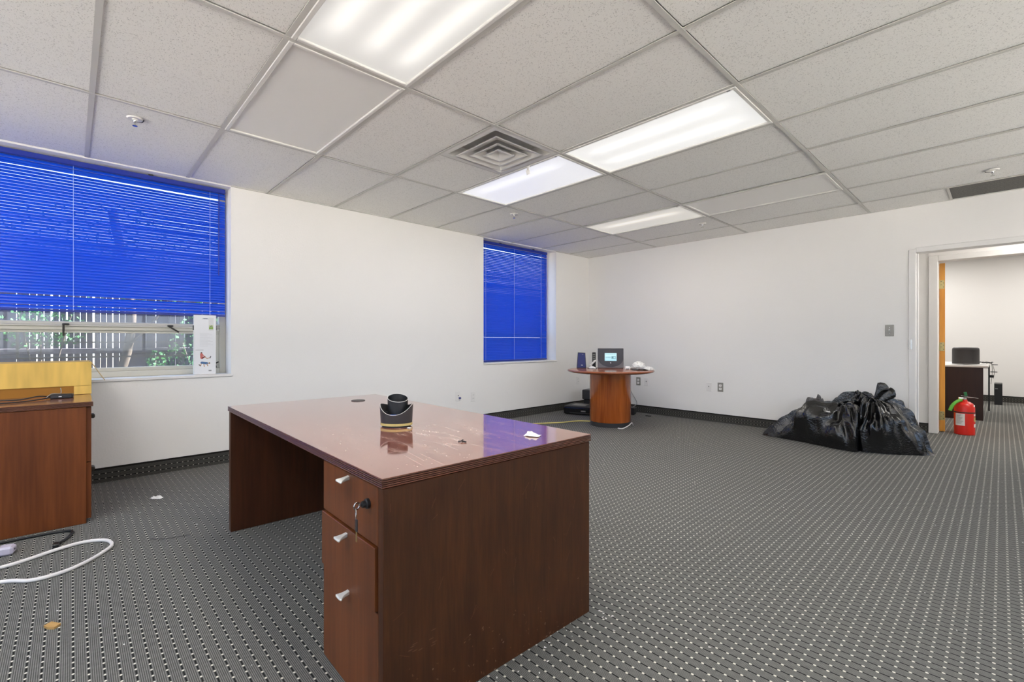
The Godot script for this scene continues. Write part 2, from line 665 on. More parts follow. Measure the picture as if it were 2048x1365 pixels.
func room_shell() -> void:
	structure("floor", MB.new().box(Vector3(XL - 0.3, -0.12, -12.2), Vector3(XR + 0.2, 0, ZF + 0.2)), M.carpet)
	var w := MB.new()
	var t := XL - 0.3
	w.box(Vector3(t, 0, ZB - 0.3), Vector3(XL, SILL - 0.022, ZF + 0.2))
	w.box(Vector3(t, SILL - 0.022, ZB - 0.3), Vector3(XL, 2.385, W2B))
	w.box(Vector3(t, SILL - 0.022, W2A), Vector3(XL, 2.385, W1B))
	w.box(Vector3(t, SILL - 0.022, W1A), Vector3(XL, 2.385, ZF + 0.2))
	w.box(Vector3(t, 2.385, ZB - 0.3), Vector3(XL, 2.75, ZF + 0.2))
	structure("wall_left", w, M.wall)
	# back wall with the doorway
	w = MB.new()
	w.box(Vector3(XL, 0, ZB - 0.12), Vector3(-0.608, 2.75, ZB))
	w.box(Vector3(-0.608, 1.957, ZB - 0.12), Vector3(0.62, 2.75, ZB))
	w.box(Vector3(0.62, 0, ZB - 0.12), Vector3(XR, 2.75, ZB))
	structure("wall_back", w, M.wall)
	w = MB.new()
	w.box(Vector3(XR, 0, -12.2), Vector3(XR + 0.2, 0.80, ZF + 0.2))
	w.box(Vector3(XR, 2.36, -12.2), Vector3(XR + 0.2, 2.75, ZF + 0.2))
	for q in [[-12.2, -5.6], [-3.2, -2.7], [-0.3, 0.2], [2.2, ZF + 0.2]]:
		w.box(Vector3(XR, 0.80, q[0]), Vector3(XR + 0.2, 2.36, q[1]))
	structure("wall_right", w, M.wall)
	for q in [[-5.6, -3.2, 5], [-2.7, -0.3, 6], [0.2, 2.2, 7]]:  # windows added out of view to throw yard light onto the ceiling
		var wd := shell("window_%d" % q[2])
		var fm := MB.new()
		fm.box(Vector3(XR + 0.08, 0.80, q[0]), Vector3(XR + 0.14, 0.85, q[1]), 0.004).box(Vector3(XR + 0.08, 2.31, q[0]), Vector3(XR + 0.14, 2.36, q[1]), 0.004)
		for k in 4:
			var zm: float = lerpf(q[0] + 0.025, q[1] - 0.025, k / 3.0)
			fm.box(Vector3(XR + 0.08, 0.85, zm - 0.025), Vector3(XR + 0.14, 2.31, zm + 0.025), 0.004)
		obj("frame", fm, M.frame_paint, wd)
		for k in 3:
			obj("pane", MB.new().box(Vector3(XR + 0.108, 0.85, lerpf(q[0] + 0.025, q[1] - 0.025, k / 3.0) + 0.025), Vector3(XR + 0.112, 2.31, lerpf(q[0] + 0.025, q[1] - 0.025, (k + 1) / 3.0) - 0.025)), M.glass, wd)
	# unseen windows added behind the camera so the sunlit yard brightens the ceiling
	w = MB.new()
	w.box(Vector3(XL, 0, ZF), Vector3(XR, 0.80, ZF + 0.2))
	w.box(Vector3(XL, 2.36, ZF), Vector3(XR, 2.75, ZF + 0.2))
	for q in [[XL, -4.1], [-1.15, -0.75], [2.2, XR]]:
		w.box(Vector3(q[0], 0.80, ZF), Vector3(q[1], 2.36, ZF + 0.2))
	structure("wall_front", w, M.wall)
	for q in [[-4.1, -1.15, 3], [-0.75, 2.2, 4]]:
		var wd := shell("window_%d" % q[2])
		var fm := MB.new()
		fm.box(Vector3(q[0], 0.80, ZF + 0.08), Vector3(q[1], 0.85, ZF + 0.14), 0.004).box(Vector3(q[0], 2.31, ZF + 0.08), Vector3(q[1], 2.36, ZF + 0.14), 0.004)
		for k in 4:
			var xm: float = lerpf(q[0] + 0.025, q[1] - 0.025, k / 3.0)
			fm.box(Vector3(xm - 0.025, 0.85, ZF + 0.08), Vector3(xm + 0.025, 2.31, ZF + 0.14), 0.004)
		obj("frame", fm, M.frame_paint, wd)
		for k in 3:
			obj("pane", MB.new().box(Vector3(lerpf(q[0] + 0.025, q[1] - 0.025, k / 3.0) + 0.025, 0.85, ZF + 0.108), Vector3(lerpf(q[0] + 0.025, q[1] - 0.025, (k + 1) / 3.0) - 0.025, 2.31, ZF + 0.112)), M.glass, wd)
	structure("roof", MB.new().box(Vector3(XL - 0.3, 2.75, -12.2), Vector3(XR + 0.2, 2.95, ZF + 0.2)), M.slab)
	# carpet skirting with a bound edge
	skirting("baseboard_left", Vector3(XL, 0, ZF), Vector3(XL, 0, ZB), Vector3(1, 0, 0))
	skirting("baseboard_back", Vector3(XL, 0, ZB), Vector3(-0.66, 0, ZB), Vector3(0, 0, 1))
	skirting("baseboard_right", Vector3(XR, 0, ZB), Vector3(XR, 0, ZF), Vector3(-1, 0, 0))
	# window stools
	for s in [[W1A, W1B], [W2A, W2B]]:
		structure("trim_%d" % (1 if s[0] > 0 else 2), MB.new().box(Vector3(XL - 0.2, SILL - 0.022, s[1] - (0.012 if s[0] < 0 else 0.012)), Vector3(XL + 0.012, SILL, s[0] + 0.0), 0.004), M.white_trim)

func skirting(called: String, a: Vector3, b: Vector3, out: Vector3) -> void:
	var o := shell(called)
	var lo := Vector3(minf(a.x, b.x), 0, minf(a.z, b.z))
	var hi := Vector3(maxf(a.x, b.x), 0.096, maxf(a.z, b.z))
	var th := 0.010
	if out.x > 0 or out.z > 0: hi += Vector3(absf(out.x), 0, absf(out.z)) * th
	else: lo -= Vector3(absf(out.x), 0, absf(out.z)) * th
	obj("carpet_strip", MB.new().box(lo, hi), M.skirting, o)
	var e := Vector3(absf(out.x), 0, absf(out.z)) * 0.002
	var bl := lo + Vector3(0, 0.096, 0) - (e if out.x < 0 or out.z < 0 else Vector3.ZERO)
	obj("binding", MB.new().box(bl, hi + Vector3(0, 0.012, 0) + (e if out.x > 0 or out.z > 0 else Vector3.ZERO), 0.002), M.binding, o)

# ------------------------------------------------------------------ suspended ceiling
const GX := [-4.6, -3.389, -2.170, -0.951, 0.268, 1.487, 2.72]

func gz(i: int) -> float:
	return clampf(-0.69 - 0.6096 * i, ZB, ZF)

func ceiling() -> void:
	var o := shell("ceiling")
	obj("slab", MB.new().box(Vector3(XL, CH + 0.2, ZB), Vector3(XR, CH + 0.36, ZF)), M.slab, o)
	var full := MB.new().box(Vector3(-0.598, 0, -0.2955), Vector3(0.598, 0.016, 0.2955), 0.0015).mesh()
	var skip := {Vector2i(2, 0): 1, Vector2i(1, 0): 1, Vector2i(1, 3): 1, Vector2i(2, 3): 1, Vector2i(1, 6): 1, Vector2i(2, 6): 1, Vector2i(1, -3): 1, Vector2i(2, -3): 1, Vector2i(4, 0): 1}
	for cidx in 6:
		for i in range(-6, 9):
			if skip.has(Vector2i(cidx, i)): continue
			var x0: float = GX[cidx]
			var x1: float = GX[cidx + 1]
			var z0 := gz(i)
			var z1 := gz(i + 1)
			if z0 - z1 < 0.08: continue
			var m: Material = M.tiles[rng.randi() % 3]
			var lift := 0.001 + rng.randf() * 0.0025
			var tilt := Basis.from_euler(Vector3(rng.randf_range(-0.004, 0.004), 0, rng.randf_range(-0.002, 0.002)))
			if Vector2i(cidx, i) == Vector2i(1, 2):
				obj("tile", MB.new().box(Vector3(x0 + 0.01, CH + lift, z1 + 0.007), Vector3(-2.775, CH + 0.018, z0 - 0.007), 0.0015), m, o)
			elif cidx == 3 and i == 8:
				obj("tile", MB.new().box(Vector3(x0 + 0.01, CH + lift, z1 + 0.002), Vector3(-0.335, CH + 0.018, z0 - 0.007), 0.0015), m, o)
			elif cidx == 4 and i == 8:
				obj("tile", MB.new().box(Vector3(0.9, CH + lift, z1 + 0.002), Vector3(x1 - 0.01, CH + 0.018, z0 - 0.007), 0.0015), m, o)
			elif i == 8 or z0 - z1 < 0.6:
				obj("tile", MB.new().box(Vector3(x0 + 0.01, CH + lift, z1 + 0.002), Vector3(x1 - 0.01, CH + 0.018, z0 - 0.007), 0.0015), m, o)
			else:
				inst("tile", full, m, o, Vector3((x0 + x1) / 2, CH + lift + 0.002, (z0 + z1) / 2), tilt)
	# main runners and cross tees
	for k in range(1, 6):
		obj("main_runner", MB.new().box(Vector3(GX[k] - 0.012, CH - 0.003, ZB), Vector3(GX[k] + 0.012, CH, ZF)).box(Vector3(GX[k] - 0.002, CH, ZB), Vector3(GX[k] + 0.002, CH + 0.03, ZF)), M.tbar, o)
	for cidx in 6:
		var tee := MB.new().box(Vector3(GX[cidx] + 0.012, CH - 0.002, -0.012), Vector3(GX[cidx + 1] - 0.012, CH + 0.001, 0.012)).mesh()
		for i in range(-5, 9):
			inst("cross_tee", tee, M.tbar, o, Vector3(0, 0, gz(i)))
	obj("short_tee", MB.new().box(Vector3(-2.783, CH - 0.002, gz(3)), Vector3(-2.767, CH + 0.001, gz(2))), M.tbar, o)
	obj("short_tee", MB.new().box(Vector3(-0.337, CH - 0.002, ZB), Vector3(-0.319, CH + 0.001, gz(8))), M.tbar, o)
	# wall angle
	obj("wall_angle", MB.new().box(Vector3(XL, CH - 0.002, ZB), Vector3(XL + 0.018, CH + 0.02, W2B)).box(Vector3(XL, CH - 0.002, W2A), Vector3(XL + 0.018, CH + 0.02, W1B)).box(Vector3(XL, CH - 0.002, W1A), Vector3(XL + 0.018, CH + 0.02, ZF)), M.tbar, o)
	obj("wall_angle", MB.new().box(Vector3(XL, CH - 0.002, ZB), Vector3(XR, CH + 0.02, ZB + 0.016)), M.tbar, o)
	# return grille by the doorway
	var g := thing("ceiling_grille", "grey woven mesh return grille in ceiling beside the back wall", "grille", Vector3(0.285, CH, (ZB + gz(8)) / 2))
	obj("mesh_panel", MB.new().box(Vector3(-0.604, 0.004, -0.24), Vector3(0.604, 0.012, 0.24)), M.mesh_grey, g)
	obj("grille_frame", MB.new().box(Vector3(-0.608, -0.001, 0.236), Vector3(0.608, 0.014, 0.244)).box(Vector3(-0.608, -0.001, -0.244), Vector3(0.608, 0.014, -0.236)), M.tbar, g)

func lens_texture(bands: Array, base: float, peak: float, tint: Color) -> ImageTexture:
	var im := Image.create(128, 64, false, Image.FORMAT_RGB8)
	for y in 64:
		for x in 128:
			var k := base
			for b: float in bands:
				k += (peak - base) * exp(-pow((y / 63.0 - b) / 0.115, 2))
			var ends := smoothstep(0.0, 0.2, x / 127.0) * smoothstep(1.0, 0.8, x / 127.0)
			k = base * 0.97 + (k - base) * ends
			im.set_pixel(x, y, Color(minf(1, k * tint.r), minf(1, k * tint.g), minf(1, k * tint.b)))
	return tex(im)

func troffer(label: String, cidx: int, i: int, lit: bool, tint := Color.WHITE, bands := [], energy := LAMP_ENERGY, base := 0.8, shine := 1.0) -> void:
	var x0: float = GX[cidx] + 0.012
	var x1: float = GX[cidx + 1] - 0.012
	var z0 := gz(i) - 0.012
	var z1 := gz(i + 1) + 0.012
	var hx := (x1 - x0) / 2
	var hz := (z0 - z1) / 2
	var o := thing("ceiling_light", label, "light", Vector3((x0 + x1) / 2, CH, (z0 + z1) / 2), 0, "recessed ceiling light panels")
	var fr := MB.new()
	var e := 0.022
	for s: float in [-1.0, 1.0]:
		fr.box(Vector3(-hx, -0.006, s * (hz - e / 2) - e / 2), Vector3(hx, 0.012, s * (hz - e / 2) + e / 2), 0.003)
		fr.box(Vector3(s * (hx - e / 2) - e / 2, -0.006, -hz + e), Vector3(s * (hx - e / 2) + e / 2, 0.012, hz - e), 0.003)
	obj("door_frame", fr, M.white_metal, o)
	obj("housing", MB.new().box(Vector3(-hx, 0.03, -hz), Vector3(hx, 0.09, hz), 0.004), M.white_metal, o)
	var lm: StandardMaterial3D = M.lens_off
	if lit:
		lm = mat(c8(190, 190, 188), 0.35, 0.4)
		lm.emission_enabled = true
		lm.emission = Color.BLACK
		lm.emission_texture = lens_texture(bands, base, 1.0, tint)
		lm.emission_energy_multiplier = shine * 0.57
	var l := MB.new()
	l.quad(Vector3(-hx + e, 0.004, -hz + e), Vector3(hx - e, 0.004, -hz + e), Vector3(hx - e, 0.004, hz - e), Vector3(-hx + e, 0.004, hz - e), [Vector2(0, 0), Vector2(1, 0), Vector2(1, 1), Vector2(0, 1)])
	l.quad(Vector3(-hx + e, 0.008, hz - e), Vector3(hx - e, 0.008, hz - e), Vector3(hx - e, 0.008, -hz + e), Vector3(-hx + e, 0.008, -hz + e))
	obj("lamp_lens", l, lm, o)
	if lit:
		obj("latch", MB.new().box(Vector3(hx - 0.05, -0.008, hz - 0.018), Vector3(hx - 0.03, -0.005, hz - 0.006), 0.001), M.chrome, o)
		area(o, Vector3(0, -0.012, 0), 2 * (hx - e), 2 * (hz - e), tint, energy)

func fixtures() -> void:
	troffer("lit light panel touching the runner end of the unlit flat panel, three glowing tubes", 2, 0, true, Color(1.0, 0.985, 0.96), [0.18, 0.5, 0.82], LAMP_ENERGY, 0.76, 1.0)
	troffer("unlit flat panel with raised frame beside the lit panel near the large window", 1, 0, false)
	troffer("cool white lit light panel next to the air diffuser", 1, 3, true, Color(0.97, 0.97, 1.0), [0.75], LAMP_ENERGY, 0.88, 1.12)
	troffer("brightest white lit light panel end to end with the cool one", 2, 3, true, Color(1.0, 0.995, 0.985), [0.3, 0.72], LAMP_ENERGY, 0.87, 1.14)
	troffer("warm dim lit light panel nearest the small window and back wall", 1, 6, true, Color(1.0, 0.975, 0.93), [0.6], LAMP_ENERGY * 0.8, 0.78, 0.92)
	troffer("unlit light panel with dark gap near the back wall", 2, 6, false)
	for s in [[1, -3], [2, -3], [4, 0]]:
		troffer("lit light panel in the part of the ceiling away from the windows", s[0], s[1], true, Color(1.0, 0.99, 0.97), [0.2, 0.5, 0.8])
	# four-way air diffuser
	var hz := 0.298
	var o := thing("air_diffuser", "square four-way air diffuser with stepped cones in ceiling", "vent", Vector3(-2.472, CH, (gz(2) + gz(3)) / 2))
	var fr := MB.new()
	var ring := func(fr: MB, h0: float, y0: float, h1: float, y1: float) -> void:
		var a := [Vector3(-h0, y0, -h0), Vector3(h0, y0, -h0), Vector3(h0, y0, h0), Vector3(-h0, y0, h0)]
		var b := [Vector3(-h1, y1, -h1), Vector3(h1, y1, -h1), Vector3(h1, y1, h1), Vector3(-h1, y1, h1)]
		for j in 4:
			var k := (j + 1) % 4
			fr.quad(a[j], a[k], b[k], b[j])
	ring.call(fr, hz, -0.003, 0.262, -0.003)
	ring.call(fr, 0.262, -0.003, 0.25, 0.03)
	ring.call(fr, 0.25, 0.03, 0.235, 0.075)
	obj("diffuser_frame", fr, M.white_metal, o)
	obj("duct_collar", MB.new().box(Vector3(-0.24, 0.07, -0.24), Vector3(0.24, 0.12, 0.24)), M.duct, o)
	for c in [[0.222, 0.130, 0.030, -0.014], [0.148, 0.070, 0.026, -0.016], [0.082, 0.0, 0.020, -0.018]]:
		fr = MB.new()
		ring.call(fr, c[0], c[3], c[0] - 0.012, c[3] - 0.001)
		ring.call(fr, c[0], c[3], c[1] + 0.012 if c[1] > 0 else 0.03, c[2])
		ring.call(fr, c[0] - 0.012, c[3] - 0.001, maxf(c[1], 0.0), c[2] - 0.012)
		obj("cone", fr, M.white_metal, o)
	obj("bolt", MB.new().at(Vector3(-0.17, 0.012, 0.16)).lathe([Vector2(0.0, -0.012), Vector2(0.014, -0.008), Vector2(0.016, 0.01), Vector2(0.0, 0.012)], 12), M.white_metal, o)
	var cl := thing("tag_clip", "small white paper tag clipped to the air diffuser edge", "tag", Vector3(-2.49, CH - 0.006, gz(3) - 0.012))
	obj("clip", MB.new().box(Vector3(-0.012, -0.03, -0.003), Vector3(0.012, 0.002, 0.003), 0.001), M.white_metal, cl)
	obj("card", MB.new().at(Vector3(0, -0.045, 0), Basis.from_euler(Vector3(0.1, 0.3, 0.2))).box(Vector3(-0.016, -0.018, -0.001), Vector3(0.016, 0.018, 0.001)), M.paper, cl)
	# sprinkler heads
	for s in [[-3.59, -0.277, "white sprinkler head above the large blue blind"], [-3.537, -3.384, "white sprinkler head between the cool light panel and the window wall"], [-2.346, -5.214, "white sprinkler head beside the unlit panel near the back wall"], [-0.05, -5.233, "white sprinkler head in front of the grey ceiling grille"]]:
		var p := thing("sprinkler_head", s[2], "sprinkler", Vector3(s[0], CH - 0.0015, s[1]), 0, "ceiling sprinkler heads")
		obj("escutcheon", MB.new().lathe([Vector2(0.0, -0.012), Vector2(0.014, -0.012), Vector2(0.016, -0.005), Vector2(0.036, -0.006), Vector2(0.041, 0.002), Vector2(0.0, 0.002)], 24), M.white_metal, p)
		obj("nozzle", MB.new().lathe([Vector2(0.0, -0.045), Vector2(0.013, -0.045), Vector2(0.013, -0.042), Vector2(0.004, -0.041), Vector2(0.005, -0.025), Vector2(0.009, -0.02), Vector2(0.010, -0.010), Vector2(0.0, -0.010)], 14), M.chrome, p)
		obj("slot_gap", MB.new().tube(smooth([Vector3(-0.04, -0.003, -0.012), Vector3(-0.022, -0.003, -0.036), Vector3(0.012, -0.003, -0.0405)], 5), 0.0035, 6), M.slot, p)

# ------------------------------------------------------------------ windows, blinds, doorway
func windows() -> void:
	for k in 2:
		var za: float = [W1A, W2A][k]
		var zb: float = [W1B, W2B][k]
		var o := shell("window_%d" % (k + 1))
		var x0 := XL - 0.26
		var x1 := XL - 0.19
		var f := MB.new()
		f.box(Vector3(x0, SILL, zb), Vector3(x1, 2.385, zb + 0.05), 0.004)
		f.box(Vector3(x0, SILL, za - 0.05), Vector3(x1, 2.385, za), 0.004)
		f.box(Vector3(x0, 2.335, zb + 0.05), Vector3(x1, 2.385, za - 0.05), 0.004)
		f.box(Vector3(x0, SILL, zb + 0.05), Vector3(x1 + 0.015, SILL + 0.045, za - 0.05), 0.004)
		obj("frame", f, M.frame_paint, o)
		obj("transom", MB.new().box(Vector3(x0, 1.133, zb + 0.05), Vector3(x1 + 0.01, 1.160, za - 0.05), 0.004).box(Vector3(x0 + 0.004, 1.160, zb + 0.05), Vector3(x1 + 0.022, 1.172, za - 0.05), 0.003).box(Vector3(x0, 1.172, zb + 0.05), Vector3(x1 + 0.006, 1.197, za - 0.05), 0.004), M.frame_paint, o)
		var s := MB.new()
		s.box(Vector3(x0 + 0.01, SILL + 0.045, zb + 0.05), Vector3(x1 - 0.01, SILL + 0.075, za - 0.05), 0.003)
		s.box(Vector3(x0 + 0.01, 1.113, zb + 0.05), Vector3(x1 - 0.01, 1.133, za - 0.05), 0.003)
		s.box(Vector3(x0 + 0.01, SILL + 0.075, zb + 0.05), Vector3(x1 - 0.01, 1.113, zb + 0.085), 0.003)
		s.box(Vector3(x0 + 0.01, SILL + 0.075, za - 0.085), Vector3(x1 - 0.01, 1.113, za - 0.05), 0.003)
		obj("sash", s, M.frame_paint, o)
		obj("pane", MB.new().box(Vector3(x0 + 0.03, SILL + 0.075, zb + 0.085), Vector3(x0 + 0.034, 1.113, za - 0.085)), M.glass, o)
		obj("pane", MB.new().box(Vector3(x0 + 0.03, 1.197, zb + 0.05), Vector3(x0 + 0.034, 2.335, za - 0.05)), M.glass, o)
		if k == 0:
			for h in [[0.035, 0.0], [-0.593, 0.95]]:
				var ht := MB.new()
				ht.box(Vector3(x1 + 0.01, 1.168, h[0] - 0.024), Vector3(x1 + 0.035, 1.182, h[0] + 0.016), 0.004)
				ht.at(Vector3(x1 + 0.04, 1.172, h[0] + 0.008), Basis(Vector3.RIGHT, h[1]))
				ht.box(Vector3(-0.006, -0.085, -0.006), Vector3(0.006, 0.006, 0.006), 0.003)
				obj("latch_handle", ht, M.dark_metal, o)
			obj("sash_arm", MB.new().tube([Vector3(x1, SILL + 0.05, zb + 0.075), Vector3(x1 + 0.01, SILL + 0.085, zb + 0.085), Vector3(x1 + 0.02, SILL + 0.1, zb + 0.06)], 0.006, 6), M.dark_metal, o)
	# thin guard bars outside the large window
	var g := thing("window_guard", "thin dark metal guard bars outside the large window", "window guard", Vector3(-5.0, SILL, 0.29))
	obj("bar", MB.new().box(Vector3(-0.006, 0.15, -0.008), Vector3(0.006, 0.36, 0.008)), M.dark_metal, g)
	obj("bar", MB.new().box(Vector3(-0.006, 0.15, -1.35), Vector3(0.006, 0.163, -0.006)), M.dark_metal, g)
	obj("bar", MB.new().box(Vector3(-0.006, 0.272, -0.041), Vector3(0.006, 0.36, -0.031)), M.dark_metal, g)
	obj("bar", MB.new().box(Vector3(-0.006, 0.27, -1.35), Vector3(0.006, 0.279, -0.031)), M.dark_metal, g)
	obj("bracket", MB.new().box(Vector3(-0.12, 0.0, -1.37), Vector3(0.1, 0.36, -1.35)), M.dark_metal, g)
	# blinds
	blind("window_blind", "wide blue mini blind raised above the window stool with white package", W1A - 0.03, -0.979, 1.262, {-4: 0.010, -1: 0.005}, true)
	blind("window_blind", "narrow blue mini blind lowered to the sill of the small window", -3.872, -5.17, 0.776, {-14: 0.003}, false)
	# white retail package standing on the sill
	var pk := thing("package", "white exercise product package leaning upright on the window sill", "package", Vector3(XL - 0.045, SILL, -0.819))
	obj("carton", MB.new().at(Vector3(0, 0.252, 0), Basis(Vector3.FORWARD, 0.02)).box(Vector3(-0.016, -0.25, -0.079), Vector3(0.016, 0.25, 0.079), 0.002), M.paper, pk)
	var pr := MB.new().at(Vector3(0.0166, 0.252, 0), Basis(Vector3.FORWARD, 0.02))
	pr.quad(Vector3(0, -0.246, 0.076), Vector3(0, -0.246, -0.076), Vector3(0, 0.246, -0.076), Vector3(0, 0.246, 0.076))
	obj("printed_front", pr, flat_print(package_print(), 0.45), pk)
	obj("side_clip", MB.new().box(Vector3(-0.01, 0.375, 0.079), Vector3(0.012, 0.415, 0.084)).box(Vector3(-0.01, 0.375, -0.084), Vector3(0.012, 0.415, -0.079)), M.charcoal, pk)

func package_print() -> Image:
	var im := Image.create(192, 620, false, Image.FORMAT_RGB8)
	im.fill(c8(236, 236, 238))
	# hanging slot
	for y in 9:
		for x in range(66, 128):
			if absf(x - 97) < 12 + (9 - y) * 1.2 or y > 5: im.set_pixel(x, 28 + y, c8(92, 110, 128))
	im.fill_rect(Rect2i(126, 20, 46, 140), c8(222, 222, 222))
	im.fill_rect(Rect2i(130, 100, 38, 44), c8(196, 208, 160))
	im.fill_rect(Rect2i(130, 122, 38, 22), c8(140, 176, 82))
	stroke(im, Vector2(140, 116), Vector2(152, 106), 3, c8(90, 90, 84))
	stroke(im, Vector2(152, 106), Vector2(158, 118), 3, c8(90, 90, 84))
	for y in range(190, 330, 12):
		var w := 60 + (y * 37) % 70
		im.fill_rect(Rect2i(48, y, w, 2), c8(204, 204, 206))
	for x in range(12, 78, 5):
		im.fill_rect(Rect2i(x, 362, 3, 5), c8(120, 120, 120))
	# seated figure in pink stretching a band
	var skin := c8(190, 150, 120)
	ell(im, 62, 396, 8, 9, c8(96, 74, 58))
	stroke(im, Vector2(62, 410), Vector2(64, 448), 12, c8(206, 112, 104))
	stroke(im, Vector2(72, 412), Vector2(92, 440), 4, c8(206, 112, 104))
	stroke(im, Vector2(70, 452), Vector2(92, 436), 7, c8(120, 34, 34))
	stroke(im, Vector2(92, 438), Vector2(112, 456), 4, skin)
	stroke(im, Vector2(112, 456), Vector2(140, 448), 4, skin)
	stroke(im, Vector2(140, 452), Vector2(146, 434), 4, c8(70, 70, 74))
	# figure in blue on all fours
	stroke(im, Vector2(66, 500), Vector2(112, 508), 12, c8(74, 112, 158))
	stroke(im, Vector2(60, 512), Vector2(54, 534), 4, skin)
	stroke(im, Vector2(54, 534), Vector2(42, 520), 4, c8(80, 70, 60))
	stroke(im, Vector2(112, 514), Vector2(120, 536), 4, skin)
	ell(im, 134, 506, 8, 8, c8(150, 108, 76))
	stroke(im, Vector2(84, 516), Vector2(88, 540), 4, skin)
	im.fill_rect(Rect2i(128, 580, 26, 12), c8(150, 150, 150))
	return im

func blind(called: String, label: String, za: float, zb: float, low: float, gaps: Dictionary, raised: bool) -> void:
	var x := XL - 0.1
	var o := thing(called, label, "blind", Vector3(x, 0, (za + zb) / 2), 0, "blue window blinds")
	var h := (za - zb) / 2
	obj("head_rail", MB.new().box(Vector3(-0.02, 2.338, -h), Vector3(0.018, 2.376, h), 0.003), M.rail_blue, o)
	for s: float in [-0.55, 0.45]:
		obj("rail_bracket", MB.new().box(Vector3(-0.016, 2.372, s * h - 0.015), Vector3(0.02, 2.384, s * h + 0.015), 0.002), M.dark_metal, o)
	obj("bottom_rail", MB.new().box(Vector3(-0.013, low, -h), Vector3(0.013, low + 0.016, h), 0.004), M.rail_blue, o)
	# one slat: a shallow curve in section, 25 mm wide
	var rows := []
	for i in 6:
		var a := (i / 5.0 - 0.5)
		var q := Vector3(0.0035 * (1.0 - 4.0 * a * a), a * 0.0252, 0)
		rows.append([q + Vector3(0, 0, -h), q + Vector3(0, 0, h)])
	var rows2 := []
	for r: Array in rows:
		rows2.append([r[0] - Vector3(0.0003, 0, 0), r[1] - Vector3(0.0003, 0, 0)])
	var sl := MB.new().surf(rows, false, false).surf(rows2, false, true).mesh()
	var top := 2.325
	var n := int(round((top - low - 0.03) / 0.0213))
	var extra := 0.0
	for k: int in gaps:
		extra += gaps[k]
	var step := (top - low - 0.03 - extra) / (n - 1)
	var y := top
	for i in n:
		if gaps.has(i - n):
			y -= gaps[i - n]
		var slant := 0.0
		var lift := 0.0
		if i == 2:            # one slat hangs askew and leaves a wedge of daylight
			slant = 0.009 / h * (1.0 if raised else -1.0)
			lift = 0.004
		var b := Basis(Vector3.RIGHT, slant + rng.randf_range(-0.0006, 0.0006)) * Basis(Vector3.BACK, 0.44 + rng.randf_range(-0.03, 0.03))
		inst("slat", sl, M.slat, o, Vector3(0, y + lift, 0), b)
		y -= step
	var lz := [h * 0.06, -h * 0.62, h * 0.72] if raised else [-h * 0.8, h * 0.05, h * 0.85]
	if raised: lz = [-0.18, -h + 0.115, h * 0.7]
	for z: float in lz:
		var l := MB.new()
		l.box(Vector3(0.011, low + 0.01, z - 0.0013), Vector3(0.0135, 2.34, z + 0.0013))
		l.box(Vector3(-0.0135, low + 0.01, z - 0.0013), Vector3(-0.011, 2.34, z + 0.0013))
		obj("ladder_cord", l, M.ladder, o)
	obj("tilt_wand", MB.new().tube([Vector3(0.02, 2.33, -h + 0.05), Vector3(0.024, 1.62 if raised else 1.2, -h + 0.052)], 0.0035, 6), M.rail_blue, o)

